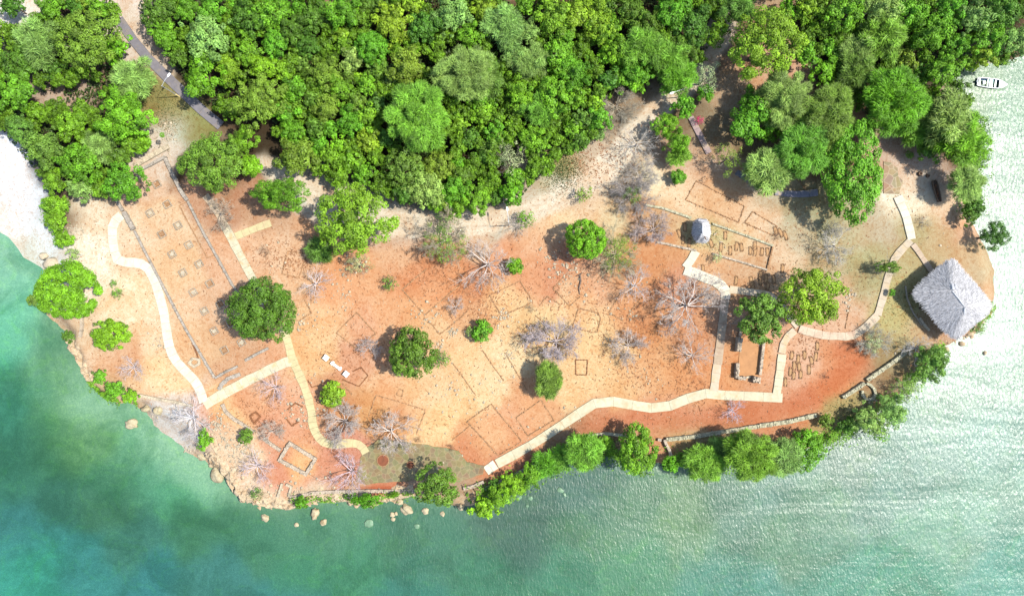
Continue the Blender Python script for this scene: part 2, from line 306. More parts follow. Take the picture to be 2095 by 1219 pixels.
def build_ground():
    X, Y, F = grid(axis(-96, 96, 0.42, 1500), axis(-60, 60, 0.42, 1500))
    d = sdist(X, Y); Z = gz(X, Y, d)
    # drop faces far out at sea
    keep = (d > -14); fk = keep[F].any(1); F = F[fk]
    used = np.unique(F); mp = -np.ones(len(X), int); mp[used] = np.arange(len(used)); F = mp[F]
    X, Y, Z, d = X[used], Y[used], Z[used], d[used]
    k = H/(H-Z); px = X*S*k+1047.5; py = 609.5-Y*S*k
    # wander the lookup so colour borders are never straight
    wx = px+16*fbm(X*0.22, Y*0.22, 21, 3); wy = py+16*fbm(X*0.22+9, Y*0.22, 31, 3)
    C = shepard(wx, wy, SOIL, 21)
    sat = np.clip((C[:, :1]-C[:, 2:])/np.maximum(C[:, :1], .01)*1.6-0.3, 0, 1)*np.clip(C[:, :1]/0.3, 0, 1)
    C = C*(1-0.06*np.clip(C[:, :1]-0.4, 0, 1))*(1-sat+sat*np.array([1.0, 1.12, 1.35]))
    cm = 0.33*sat*np.clip(1-(C[:, 1:2]-0.62)/0.15, 0, 1); C = (C*(1-cm)+cm*lin((232, 184, 134)))*(np.array([1.05, 1.09, 1.07])+sat*np.array([.02, .09, .16]))
    def band(pl, w_, soft):
        dd = np.full(px.shape, 1e9)
        for (ax, ay), (bx, by) in zip(pl, pl[1:]):
            t_ = np.clip(((px-ax)*(bx-ax)+(py-ay)*(by-ay))/((bx-ax)**2+(by-ay)**2), 0, 1); dd = np.minimum(dd, np.hypot(px-ax-t_*(bx-ax), py-ay-t_*(by-ay)))
        q = np.clip((w_*(1+.3*fbm(X*.25, Y*.25, 81, 3))-dd)/soft+.5, 0, 1); return (q*q*(3-2*q))[:, None], dd
    road = [(540,335),(600,370),(660,408),(720,438),(800,455),(900,461),(1000,454),(1080,437),(1150,405),(1220,360),(1275,315),(1315,258),(1385,195),(1440,130),(1475,70),(1482,0)]
    bq, dd = band(road, 25, 16); rc = lin((246, 232, 202))[None]*(1-0.12*np.exp(-((dd-9)/3.5)**2)[:, None]); C = C*(1-.94*bq)+rc*.94*bq
    bq, dd = band([(1190,885),(1300,852),(1450,858),(1600,838),(1700,790),(1760,735),(1720,715)], 24, 34); C = C*(1-.45*bq)+lin((200, 104, 60))*.45*bq
    bq, dd = band([(740,1003),(800,1001),(850,999)], 8, 6); C = C*(1-.6*bq)+lin((190, 84, 44))*.6*bq
    bq, dd = band([(250,-40),(262,40),(300,105),(340,150)], 16, 12); C = C*(1-.8*bq)+lin((232, 216, 190))*.8*bq
    C = C*(1-.3*np.exp(-np.clip(d, 0, 9)/.5)*(d > 0))[:, None]
    far = (px < -250) | (px > 2350) | (py < -150)
    C[far] = lin((62, 88, 40))
    g = lambda cx, cy, s: np.exp(-((px-cx)**2+(py-cy)**2)/(2*s*s))
    cliff = np.clip(1-d/2.3, 0, 1)*((py > 640) & (px < 1000))*(1-g(355, 885, 50))
    cl = np.clip(cliff*1.6, 0, 1)[:, None]; C = C*(1-cl)+lin((232, 202, 158))*cl
    me = mesh_np('ground', np.stack([X, Y, Z], 1), F, None, smooth=True)
    a = me.attributes.new('Col', 'FLOAT_COLOR', 'POINT')
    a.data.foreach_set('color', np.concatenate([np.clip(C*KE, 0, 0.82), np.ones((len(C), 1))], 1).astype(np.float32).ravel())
    m, t, o = mat_new('soil_and_sand'); b = N(t, 'ShaderNodeBsdfPrincipled'); b.inputs['Roughness'].default_value = 0.95
    b.inputs['Specular IOR Level'].default_value = 0.15
    c = N(t, 'ShaderNodeAttribute', attribute_name='Col').outputs['Color']; p = geo_pos(t)
    def lay(c, sc_, det, ro, dist, lo, hi, amt, col): return mixc(t, ramp(t, noise(t, sc_, det, ro, p, dist), lo, hi, 0, amt), c, col+(1,), 'MULTIPLY')
    c = lay(c, 0.14, 7, 0.7, 0.8, 0.46, 0.64, 0.85, (0.93, 0.78, 0.66))
    c = lay(c, 0.37, 7, 0.75, 1.2, 0.50, 0.66, 0.9, (1.06, 1.16, 1.26))
    c = lay(c, 0.8, 8, 0.8, 2.2, 0.51, 0.60, 0.85, (0.84, 0.68, 0.56))
    c = lay(c, 2.0, 6, 0.8, 0.6, 0.50, 0.62, 0.8, (0.86, 0.76, 0.68))
    c = lay(c, 5.0, 4, 0.8, 0.3, 0.56, 0.66, 0.75, (0.66, 0.50, 0.40))
    c = lay(c, 3.4, 5, 0.8, 0.5, 0.56, 0.66, 0.8, (1.22, 1.32, 1.45))
    c = lay(c, 9.0, 3, 0.7, 0.0, 0.57, 0.70, 0.55, (0.72, 0.60, 0.52))
    hs = t.nodes.new('ShaderNodeVectorMath'); hs.operation = 'MULTIPLY'; hs.inputs[1].default_value = (1.09, 1.10, 1.13); t.links.new(c, hs.inputs[0]); c = hs.outputs[0]
    t.links.new(c, b.inputs['Base Color'])
    bp = N(t, 'ShaderNodeBump'); bp.inputs['Strength'].default_value = 0.7; bp.inputs['Distance'].default_value = 0.14
    t.links.new(noise(t, 2.4, 8, 0.75, p), bp.inputs['Height']); t.links.new(bp.outputs[0], b.inputs['Normal'])
    t.links.new(b.outputs[0], o.inputs[0]); me.materials.append(m)
    tag(mobj('ground', me), kind='structure')
build_ground()

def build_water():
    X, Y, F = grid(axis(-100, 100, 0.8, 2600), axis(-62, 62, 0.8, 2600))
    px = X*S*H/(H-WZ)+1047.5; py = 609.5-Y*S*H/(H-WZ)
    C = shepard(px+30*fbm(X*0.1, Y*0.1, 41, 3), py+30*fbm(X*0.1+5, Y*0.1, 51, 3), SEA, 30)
    far = (np.abs(X) > 130) | (np.abs(Y) > 90); C[far] = lin((80, 155, 140))
    d = sdist(X, Y); sh = np.exp(-np.abs(d)/1.2)[:, None]*0.25
    C = C*(1-sh)+lin((200, 225, 195))*sh
    west = np.clip((560-px)/80, 0, 1)*np.clip((py-700)/60, 0, 1)*np.clip((1040-py)/50, 0, 1)
    bw = np.exp(-(np.maximum(-d, 0)/(5.6*(1+.5*fbm(X*.16, Y*.16, 71, 3))))**2)[:, None]*west[:, None]*0.8
    C = C*(1-bw)+lin((180, 228, 196))*bw
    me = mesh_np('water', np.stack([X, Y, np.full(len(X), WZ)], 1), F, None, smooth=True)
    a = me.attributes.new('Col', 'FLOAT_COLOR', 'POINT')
    a.data.foreach_set('color', np.concatenate([np.clip(C*KE*(np.array([0.70, 0.77, 0.65])+(np.clip((px-1250)/900, 0, 1)*np.clip((py-150)/600, 0, 1))[:, None]*np.array([0.30, 0.14, 0.20])-(np.clip((px-1850)/80, 0, 1)*np.clip((520-py)/150, 0, 1))[:, None]*np.array([.3, .28, .28])), 0, 0.8), np.ones((len(C), 1))], 1).astype(np.float32).ravel())  # painted glare: base colour brightened towards the right, held down at upper right
    m, t, o = mat_new('sea_water'); b = N(t, 'ShaderNodeBsdfPrincipled')
    b.inputs['Roughness'].default_value = 0.37; b.inputs['IOR'].default_value = 1.4; b.inputs['Specular IOR Level'].default_value = 0.62
    c = N(t, 'ShaderNodeAttribute', attribute_name='Col').outputs['Color']; p = geo_pos(t)
    # weed beds and sand patches on the bed
    c = mixc(t, ramp(t, noise(t, 0.11, 8, 0.66, p, 0.7), 0.46, 0.60, 0, 0.9), c, (0.62, 0.74, 0.66, 1), 'MULTIPLY')
    c = mixc(t, ramp(t, noise(t, 0.35, 8, 0.72, p, 0.5), 0.52, 0.70, 0, 0.7), c, (1.35, 1.25, 1.2, 1), 'MULTIPLY')
    c = mixc(t, ramp(t, noise(t, 1.3, 6, 0.78, p), 0.48, 0.66, 0, 0.7), c, (0.70, 0.80, 0.72, 1), 'MULTIPLY')
    c = mixc(t, ramp(t, noise(t, 3.2, 5, 0.8, p), 0.50, 0.60, 0, 0.7), c, (1.5, 1.3, 1.25, 1), 'MULTIPLY')
    c = mixc(t, ramp(t, noise(t, 5.5, 4, 0.8, p), 0.46, 0.58, 0, 0.8), c, (0.70, 0.78, 0.74, 1), 'MULTIPLY')
    c = mixc(t, ramp(t, noise(t, 0.2, 7, 0.8, p, 1.5), 0.52, 0.62, 0, 0.55), c, (1.18, 1.22, 0.85, 1), 'MULTIPLY')
    t.links.new(c, b.inputs['Base Color'])
    mp = N(t, 'ShaderNodeMapping'); mp.inputs['Rotation'].default_value = (0, 0, R(12)); mp.inputs['Scale'].default_value = (1.0, 0.42, 1)
    t.links.new(p, mp.inputs[0])
    r1 = noise(t, 2.6, 3, 0.6, mp.outputs[0], 0.4)
    mp2 = N(t, 'ShaderNodeMapping'); mp2.inputs['Rotation'].default_value = (0, 0, R(22)); mp2.inputs['Scale'].default_value = (0.22, 1.0, 1)
    t.links.new(p, mp2.inputs[0])
    r2 = noise(t, 0.16, 3, 0.5, mp2.outputs[0], 0.6)
    h = mth(t, 'ADD', mth(t, 'MULTIPLY', r1, 1.0), mth(t, 'MULTIPLY', r2, 2.0))
    bp = N(t, 'ShaderNodeBump'); bp.inputs['Distance'].default_value = 0.135
    sx = t.nodes.new('ShaderNodeSeparateXYZ'); t.links.new(p, sx.inputs[0])     # the left side lies in the lee of the point
    t.links.new(mth(t, 'MULTIPLY', ramp(t, sx.outputs[0], -55, 25, 0.25, 1.0), ramp(t, noise(t, 0.06, 3, 0.5, p, 0.5), 0.3, 0.65, 0.6, 1.0)), bp.inputs['Strength'])
    t.links.new(h, bp.inputs['Height']); t.links.new(bp.outputs[0], b.inputs['Normal'])
    t.links.new(b.outputs[0], o.inputs[0]); me.materials.append(m)
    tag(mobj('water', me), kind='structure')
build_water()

# ------------------------------------------------------------------ paths, paving
path_n = 0
def resample(pts, step):
    out = [pts[0]]
    for a, b in zip(pts, pts[1:]):
        L = math.dist(a, b); n = max(1, round(L/step))
        for i in range(1, n+1): out.append((a[0]+(b[0]-a[0])*i/n, a[1]+(b[1]-a[1])*i/n))
    return out
def path(pts, wpx, col, slab=1.4, name='path', th=0.12, jit=0.07, stain=None):
    global path_n; path_n += 1
    for _ in range(2):      # ease the corners
        q = [pts[0]]
        for a, b in zip(pts, pts[1:]): q += [(a[0]*.78+b[0]*.22, a[1]*.78+b[1]*.22), (a[0]*.22+b[0]*.78, a[1]*.22+b[1]*.78)]
        pts = q+[pts[-1]]
    stain = stain or (alb(254, 240, 208) if col is WHT else alb(240, 212, 166)); wpx = wpx*1.12
    pw = [P(*p)[:2] for p in pts]; acc = [0]
    for a, b in zip(pw, pw[1:]): acc.append(acc[-1]+math.dist(a, b))
    m_ = max(2, round(acc[-1]/slab)); pq = []
    for i in range(m_+1):
        d_ = acc[-1]*i/m_; k = max(j for j in range(len(acc)) if acc[j] <= d_+1e-9); k = min(k, len(pw)-2); f = (d_-acc[k])/max(1e-6, acc[k+1]-acc[k]); pq.append((pw[k][0]+(pw[k+1][0]-pw[k][0])*f, pw[k][1]+(pw[k+1][1]-pw[k][1])*f))
    pw = pq; n = len(pw); hw = wpx/S/2; mb = MB(); L = []; Rr = []
    for i in range(n):
        a = Vector(pw[max(i-1, 0)]); b = Vector(pw[min(i+1, n-1)]); d = (b-a).normalized(); nrm = Vector((-d.y, d.x))
        if 0 < i < n-1:
            d1 = (Vector(pw[i])-a).normalized(); c = max(0.6, nrm.dot(Vector((-d1.y, d1.x))))
        else: c = 1
        j = lambda: hw/c + random.uniform(-jit, jit)
        L.append(Vector(pw[i])+nrm*j()); Rr.append(Vector(pw[i])-nrm*j())
    top = th + 0.005*path_n
    for i in range(n-1):
        q = [L[i], Rr[i], Rr[i+1], L[i+1]]
        gap = 0.03/max(0.5, (L[i]-L[i+1]).length); q = [L[i].lerp(L[i+1], gap), Rr[i].lerp(Rr[i+1], gap), Rr[i+1], L[i+1]]
        zz = [gz1(v.x, v.y) for v in q]
        vs = [(v.x, v.y, z-0.3) for v, z in zip(q, zz)]+[(v.x, v.y, z+top) for v, z in zip(q, zz)]
        mb.add(vs, [(4,5,6,7),(0,1,5,4),(1,2,6,5),(2,3,7,6),(3,0,4,7)], random.uniform(0.82, 1.0))
    m = mat_plain(name+'_surface', col, rough=0.9, tonek=0.45, nscale=1.4, namt=0.2, bump=0.35, stain=stain)
    return tag(mb.build(name, m), kind='structure')
WHT = alb(255, 248, 222, 1.12); CRM = alb(255, 246, 208); YEL = alb(252, 236, 178); PNK = alb(252, 232, 200); GRY = alb(160, 155, 160); BEI = alb(234, 208, 174)
path([(250,440),(229,457),(232,500),(239,537),(297,537),(322,585),(336,640),(343,690),(352,728),(382,762),(407,788),(418,822)], 17, WHT)
path([(418,828),(460,803),(520,772),(588,738),(600,738)], 18, CRM, stain=alb(244,214,150))
path([(578,668),(590,700),(599,738),(622,785),(636,830),(642,882),(668,911),(722,904),(741,911),(749,926)], 15, YEL, slab=1.0)
path([(420,400),(444,430),(458,458)], 13, BEI)
path([(458,458),(476,492),(512,562),(545,620)], 15, CRM, stain=alb(240,206,150))
path([(482,484),(515,470),(554,456)], 13, YEL)
path([(994,963),(1014,949)], 17, WHT)
path([(1016,948),(1070,920),(1128,884),(1180,848),(1218,822),(1262,820),(1300,829),(1345,837),(1382,827),(1428,803),(1470,808),(1535,810),(1600,813)], 17, CRM, slab=3.2)
path([(1460,800),(1468,745)], 15, PNK)
path([(1468,745),(1474,690),(1484,612)], 15, BEI, stain=alb(205,170,140))
path([(1484,612),(1488,596),(1468,577),(1432,563),(1400,552)], 18, WHT)
path([(1402,548),(1414,532),(1424,514)], 16, WHT)
path([(1492,592),(1540,598),(1575,603),(1602,630),(1632,668)], 13, PNK)
path([(1634,672),(1670,684),(1738,690),(1765,675),(1795,645)], 14, PNK, stain=alb(225,180,150))
path([(1795,645),(1806,608),(1818,560),(1830,525),(1862,492)], 13, alb(245,226,196))
path([(1864,490),(1856,450),(1845,422),(1836,402)], 15, WHT)
path([(1626,676),(1604,694),(1598,722)], 13, PNK)
path([(1599,724),(1594,770),(1588,806)], 15, CRM)
path([(1866,500),(1882,522),(1905,556)], 9, alb(240,215,185), stain=alb(220,180,140))
path([(244,40),(290,108),(345,160),(400,214),(452,258)], 17, GRY, slab=4, name='path', stain=alb(178,165,150))
path([(1412,240),(1428,272),(1450,314)], 11, alb(205,180,175), slab=2.5)
path([(1506,352),(1545,378)], 10, GRY); path([(1585,393),(1625,399),(1672,394)], 12, alb(175,172,185))

def paving(pts, cols, name, scale, dz=0.05):
    ps = resample([P(*p)[:2] for p in pts+[pts[0]]], 1.0)[:-1]
    top = [(x+random.uniform(-.12,.12), y+random.uniform(-.12,.12), 0.0) for x, y in ps]; n = len(top)
    zc = max(gz1(x, y) for x, y, _ in top)
    V = [(x, y, zc+dz) for x, y, _ in top]+[(x, y, zc-0.5) for x, y, _ in top]
    F = [tuple(range(n))]+[(i, i+n, (i+1)%n+n, (i+1)%n) for i in range(n)]
    m, t, o = mat_new(name+'_stone'); b = N(t, 'ShaderNodeBsdfPrincipled'); b.inputs['Roughness'].default_value = 0.9
    p = geo_pos(t)
    v = t.nodes.new('ShaderNodeTexVoronoi'); v.feature = 'DISTANCE_TO_EDGE'; v.inputs['Scale'].default_value = scale; t.links.new(p, v.inputs['Vector'])
    v2 = t.nodes.new('ShaderNodeTexVoronoi'); v2.inputs['Scale'].default_value = scale; t.links.new(p, v2.inputs['Vector'])
    c = mixc(t, ramp(t, noise(t, 0.5, 6, 0.7, p), 0.4, 0.65), cols[0], cols[1])
    c = mixc(t, 0.25, c, mixc(t, 1.0, c, v2.outputs['Color'], 'MULTIPLY'))
    c = mixc(t, ramp(t, v.outputs['Distance'], 0.02, 0.07, 0.45, 0), c, cols[2])
    c = mixc(t, ramp(t, noise(t, 4, 5, 0.7, p), 0.55, 0.7, 0, 0.6), c, (0.6, 0.6, 0.5, 1), 'MULTIPLY')
    t.links.new(c, b.inputs['Base Color'])
    t.links.new(b.outputs[0], o.inputs[0])
    me = mesh_np(name, V, F, m); return tag(mobj(name, me), kind='structure'), zc+dz
_, ZT = paving([(738,938),(752,915),(775,898),(840,905),(900,914),(938,922),(955,944),(992,952),(988,968),(940,985),(905,975),(835,983),(752,990),(728,985)],
       [alb(178,162,112), alb(160,140,96), alb(206,190,140)], 'paving', 1.15)
paving([(1808,330),(1822,332),(1836,345),(1836,362),(1846,372),(1838,398),(1808,395)], [alb(200,175,135), alb(185,155,115), alb(240,220,185)], 'paving', 0.8)

# ------------------------------------------------------------------ stone walls
def densify(pts, close): return pts+[pts[0]] if close else pts
def wall(pts, wpx, h, mat, label, group=None, close=False, name='stone_foundation', cat='stone wall', size=0.34, broken=0.06, core=True, course=None):
    pw = [P(*p)[:2] for p in densify(pts, close)]; W = wpx/S; c0 = pw[0]
    base = gz1(*c0); mb = MB()
    rows = max(1, round(W/size*0.9)); Q = resample(pw, 1.2); n = len(Q); vs = []; ch = h*(0.9 if core else 0.3)
    for i in range(n):
        a = Vector(Q[i-1]) if i else (Vector(Q[-2]) if close else Vector(Q[0])); b = Vector(Q[i+1]) if i < n-1 else (Vector(Q[1]) if close else Vector(Q[-1]))
        d = (b-a).normalized(); nr = Vector((-d.y, d.x)); q = Vector(Q[i]); e = (q-a) if i else (b-q); e.normalize(); hw = W*0.46/max(0.7, nr.dot(Vector((-e.y, e.x))))
        z = gz1(q.x, q.y)-base
        for sg, zz in ((1,-0.3),(1,ch),(-1,ch),(-1,-0.3)): vs.append((q.x+nr.x*hw*sg-c0[0], q.y+nr.y*hw*sg-c0[1], z+zz))
    for i in range(n-1): mb.add(vs[i*4:i*4+8], [(0,1,5,4),(1,2,6,5),(2,3,7,6)], random.uniform(.85, 1.05))
    if not close: mb.add(vs[:4], [(3,2,1,0)], .8); mb.add(vs[-4:], [(0,1,2,3)], .8)
    for a, b in zip(pw, pw[1:]):
        L = math.dist(a, b); d = ((b[0]-a[0])/L, (b[1]-a[1])/L); n = (-d[1], d[0]); ang = math.atan2(d[1], d[0])
        m = max(1, int(L/(size*0.95)))
        for i in range(m):
            t = (i+0.5)/m
            if random.random() < broken: continue
            x0, y0 = a[0]+d[0]*L*t, a[1]+d[1]*L*t; z0 = gz1(x0, y0)-base
            for r_ in range(rows):
                off = ((r_+0.5)/rows-0.5)*W+random.uniform(-0.05, 0.05)
                x, y = x0+n[0]*off+d[0]*random.uniform(-.08, .08), y0+n[1]*off
                s = size*random.uniform(0.7, 1.15); sw = min(W/rows*random.uniform(0.8, 1.15), s*1.3)
                hh = h*random.uniform(0.85, 1.12)
                mb.box((x-c0[0], y-c0[1], z0+hh/2-0.08), (s, sw, hh+0.16), ang+random.uniform(-.25, .25), tone=random.choice([.6,.75,.9,1,1.15,1.5 if not core else 1.1]), jit=0.22, rx=random.uniform(-.1,.1))
    o = mb.build(name, mat, loc=(c0[0], c0[1], base)); tag(o, label, cat, group); return o
GW = 'low stone wall foundations of the ruins'
wall([(240,408),(254,432)], 6, 0.5, M_stonegrey, 'short grey wall stub under green trees above the white path start')
wall([(256,434),(275,470)], 9, 0.55, M_stonegrey, 'thicker grey wall stretch touching upper end of the white path')
wall([(276,472),(300,520),(345,605),(385,680),(419,738),(440,772)], 4.4, 0.32, M_stonegrey, 'long narrow grey wall on left side of the columned hall')
wall([(441,773),(464,760),(487,749)], 4.6, 0.4, M_stonegrey, 'grey wall closing the left half of the hall lower end')
wall([(503,737),(526,724),(550,712)], 5.5, 0.4, M_stonegrey, 'short grey wall beside big round tree at hall lower end')
wall([(338,322),(350,348),(372,392),(384,410)], 7, 0.4, M_stonegrey, 'wide dark grey wall at upper right of the columned hall')
wall([(385,412),(420,482),(450,535),(476,582),(492,604)], 4.4, 0.32, M_stonegrey, 'long straight grey wall on right side of the columned hall')
wall([(282,352),(310,338),(338,322)], 6, 0.5, M_stonegrey, 'grey crossing wall at the top end of the columned hall')
wall([(277,340),(300,326),(345,300)], 11, 0.4, M_stonepale, 'broad pale rubble bank above the columned hall', broken=0.2)
wall([(279,345),(288,365)], 13, 0.4, M_stonepale, 'crumbled pale rubble corner beside the tree at hall top left', broken=0.2)
wall([(448,797),(455,785),(468,774),(492,765)], 8, 0.25, M_stonegrey, 'curved pale step of stones below the hall entrance')
wall([(380,414),(367,421),(395,474),(424,528),(440,521)], 1.8, 0.08, M_stonetan, 'thin kerb outline inside right side of the columned hall', size=0.5, broken=0)
wall([(393,701),(401,718),(409,742)], 2.5, 0.15, M_stonered, 'thin brown line of stones beside the lower left hall wall')
wall([(388,742),(396,733),(408,735),(408,744),(398,750)], 5, 0.3, M_stonepale, 'small pale stone lump beside the lower left hall wall', close=True)
wall([(594,906),(646,938),(627,969),(573,940)], 7, 0.5, M_stone, 'thick walled stone rectangle between bare trees near south shore', close=True)
wall([(578,988),(569,1016)], 5, 0.4, M_stonepale, 'pale leaning stone bar beside the shore ledge'); wall([(586,990),(597,995),(591,1016)], 5, 0.4, M_stonepale, 'hooked pale stone wall stub beside the shore ledge')
wall([(456,826),(462,840),(475,853),(498,868),(520,884)], 7, 0.35, M_stone, 'curving stone wall running down from corner of cream path')
wall([(540,897),(556,909),(574,921)], 7, 0.35, M_stone, 'straight stone wall stub meeting corner of the thick stone rectangle')
wall([(512,850),(524,842),(533,852),(520,866)], 3, 0.2, M_stonered, 'small brown stone square beside curving wall', close=True)
wall([(588,838),(605,824),(620,832)], 2.5, 0.15, M_stonered, 'thin angled stone line left of the yellow path'); wall([(585,855),(597,871),(612,862)], 2.5, 0.15, M_stonered, 'short bent stone line below yellow path rubble')
thin = dict(size=0.24, broken=0.22, core=False, group=GW)
def tw(pts, label, w_=3.0, mat=None, close=False, h=0.13): wall(pts, w_*0.68, h, mat or M_stonetan, label, close=close, **thin)
tw([(589,514),(628,519),(612,568),(577,560)], 'thin stone square between big round tree and dirt road', close=True)
tw([(622,610),(638,640),(612,656)], 'angled stone line right of big round tree crown')
tw([(730,639),(769,682),(730,713),(688,681)], 'thin diamond of stones left of the dark green middle tree', close=True)
tw([(873,550),(823,592),(870,644),(940,583)], 'thin stone line open on its upper right below the leafy bare tree')
tw([(880,659),(900,684),(944,649),(960,632)], 'hooked stone line above the middle dark green tree')
tw([(1002,604),(1064,575),(1090,616),(1072,627),(1026,646)], 'stone rectangle right of the lilac bare tree', close=True)
tw([(1153,567),(1132,590),(1165,626),(1188,606)], 'bent stone line left of forked dead branch')
tw([(1104,625),(1120,606),(1147,623),(1142,633)], 'small stone bracket above the spiky bare tree')
tw([(1184,630),(1224,640),(1229,651),(1222,679),(1213,680),(1171,670)], 'five sided stone outline right of spiky bare tree top', close=True)
tw([(1271,597),(1246,639),(1275,656)], 'bent stone line under the white flowering bare tree'); tw([(1314,608),(1292,634),(1283,650)], 'straight slanting stone line right of the white bare tree')
tw([(1165,552),(1192,532)], 'short stone line running from rubble to bright round tree', 2.2); tw([(1215,580),(1232,562)], 'short faint stone line under olive bare tree', 2.2)
tw([(1138,513),(1158,527)], 'short stone line above the pale rubble heap', 2.2)
tw([(630,777),(638,792),(650,788)], 'small brown stone angle beside the yellow path', mat=M_stonered)
tw([(700,776),(735,790),(753,768),(739,751),(722,760)], 'low stone pit edge right of lower white block', mat=M_stonered)
tw([(700,783),(722,808)], 'short stone line beside small yellow green tree')
tw([(754,852),(770,808),(871,838),(852,888)], 'large stone enclosure open below beside two bare trees')
tw([(811,808),(817,795),(825,798),(823,811)], 'tiny stone square above large open enclosure', 1.8, close=True)
tw([(1068,902),(1005,826),(956,862),(1019,931)], 'long stone rectangle above the lower cream path')
tw([(1068,902),(1019,931)], 'thin straight line of stones along the upper side of cream path', 1.8)
tw([(1056,854),(1107,818),(1134,859),(1080,891)], 'stone rectangle left of small dark feathery tree', close=True)
tw([(926,742),(950,775),(973,808)], 'straight stone line running down from shrub beside middle tree', 2.4)
tw([(987,716),(1010,750),(1031,779)], 'straight stone line below the two toned shrub', 2.4)
tw([(1033,721),(1055,758),(1078,797)], 'straight stone line left of the spiky bare tree shade', 2.4)
tw([(1178,736),(1178,766),(1200,767),(1202,736)], 'small red earth rectangle beside the spiky bare tree', 3, M_stonered, close=True)
tw([(1095,645),(1112,660)], 'short stone line left of spiky bare tree top', 2)
tw([(965,868),(925,900)], 'faint stone line beside the enclosure', 1.5)
tw([(1425,370),(1523,422),(1511,455),(1403,409)], 'large stone rectangle uphill of small thatched hut', close=True)
tw([(1540,433),(1590,463),(1583,482),(1524,456)], 'smaller stone rectangle right of the large one uphill', close=True)
tw([(1320,422),(1311,446),(1300,482)], 'thin pale wall running down beside grey thicket', 2.5, M_stone)
wall([(1320,420),(1355,426),(1390,438),(1414,446)], 5, 0.3, M_mossy, 'mossy wall running to the small hut from the left')
wall([(1344,495),(1384,504),(1424,513)], 4.5, 0.3, M_stone, 'pale wall ending at white path head below small hut')
wall([(1457,458),(1520,480),(1581,503)], 4, 0.3, M_mossy, 'mossy wall running right from the small hut', broken=0.1)
wall([(1581,505),(1575,528),(1569,551)], 3, 0.3, M_stonetan, 'thin end wall right of the upper graves')
wall([(1457,519),(1513,535),(1569,552)], 4, 0.3, M_stone, 'straight wall between the upper and lower graves')
tw([(1738,627),(1733,652),(1729,672)], 'single thin stone line right of spiky yellow green tree', 2)
tw([(1625,360),(1650,390)], 'short stone kerb beside grey path', 2)
# chapel ruin
ch = empty('ruined_chapel', G(1532, 735)); tag(ch, 'roofless ruin with thick grey walls and orange floor below dark green tree', 'ruin')
cx, cy, cz = ch.location
def part_wall(root, pts, wpx, h, mat, name='wall'):
    o = wall(pts, wpx, h, mat, None, cat=None, name=name)
    o.location = (o.location.x-root.location.x, o.location.y-root.location.y, o.location.z-root.location.z); o.parent = root
part_wall(ch, [(1516,668),(1512,690)], 5, 0.5, M_stone); part_wall(ch, [(1511,690),(1507,718)], 10, 1.2, M_stone)
part_wall(ch, [(1507,742),(1505,772)], 7, 1.0, M_stone); part_wall(ch, [(1508,772),(1524,773)], 7, 0.8, M_stone)
part_wall(ch, [(1525,772),(1536,770)], 4, 0.3, M_stonepale); part_wall(ch, [(1538,774),(1552,777)], 12, 1.1, M_stone)
part_wall(ch, [(1553,766),(1557,730),(1561,696)], 6, 0.7, M_stone)
mb = MB(); fl = [P(x, y)[:2] for x, y in ((1514,700),(1557,696),(1551,768),(1509,768))]
zc = max(gz1(x, y) for x, y in fl); mb.add([(x-cx, y-cy, zc-cz+0.04) for x, y in fl]+[(x-cx, y-cy, zc-cz-0.5) for x, y in fl], [(3,2,1,0),(0,1,5,4),(1,2,6,5),(2,3,7,6),(3,0,4,7)])
mb.build('floor', mat_plain('orange_earth_floor', alb(228,168,112), nscale=0.8, namt=0.25), ch)
# shore walls
wall([(1722,812),(1745,798),(1766,783)], 8, 0.6, M_mossy, 'straight mottled wall left of horseshoe shaped kiln by shore')
wall([(1771,777),(1800,757),(1826,739),(1850,720)], 8, 0.6, M_mossy, 'long mottled wall climbing right from horseshoe kiln')
ring = [(1770,783),(1779,787),(1786,795),(1789,804),(1786,812),(1778,817),(1769,815),(1763,808),(1762,798)]
wall(ring, 5.5, 0.45, M_mossy, 'horseshoe shaped stone kiln between two mottled wall stretches', name='stone_kiln', cat='kiln')
wall([(1362,898),(1420,892),(1480,882),(1550,871)], 8, 0.6, M_mossy, 'long straight sea wall right of tall shore tree')
wall([(1552,870),(1610,862),(1668,848)], 9, 0.6, M_mossy, 'wide sea wall end under green feathery shore trees')
wall([(1358,898),(1362,908),(1368,918),(1371,930),(1367,938)], 6, 0.8, M_stone, 'curved spur wall hooking seaward beside tall shore tree')
wall([(1345,898),(1352,899)], 6, 0.6, M_stone, 'tiny wall stump right of tall shore tree')
wall([(1200,890),(1240,886),(1285,891)], 6, 0.5, M_mossy, 'crumbling sea wall left of tall shore tree', broken=0.2)
wall([(992,998),(1040,976),(1090,950),(1135,925),(1170,902)], 6, 0.7, M_stonegrey, 'narrow grey sea wall behind the green hedge')
wall([(948,998),(970,993),(990,984)], 7, 0.5, M_stone, 'curved sea wall right of the olive shore tree')
wall([(594,1017),(640,1007),(700,1004),(770,1003),(850,1003)], 7, 0.5, M_stone, 'low sea wall above the southern rock ledge', broken=0.15)
wall([(286,808),(320,815),(360,822),(395,830)], 6, 0.4, M_stonepale, 'cream coloured wall above the small sand cove', broken=0.1)
wall([(168,640),(170,665),(166,690)], 6, 0.5, M_stone, 'rough wall below bright round shore tree', broken=0.2)
wall([(1852,585),(1856,610),(1868,640),(1885,665)], 2.5, 0.2, M_stone, 'thin curved kerb left of the big thatched roof')
wall([(1880,650),(1892,668),(1900,676)], 5, 0.3, M_stonepale, 'crumbled kerb stones below the big thatched roof', broken=0.25)

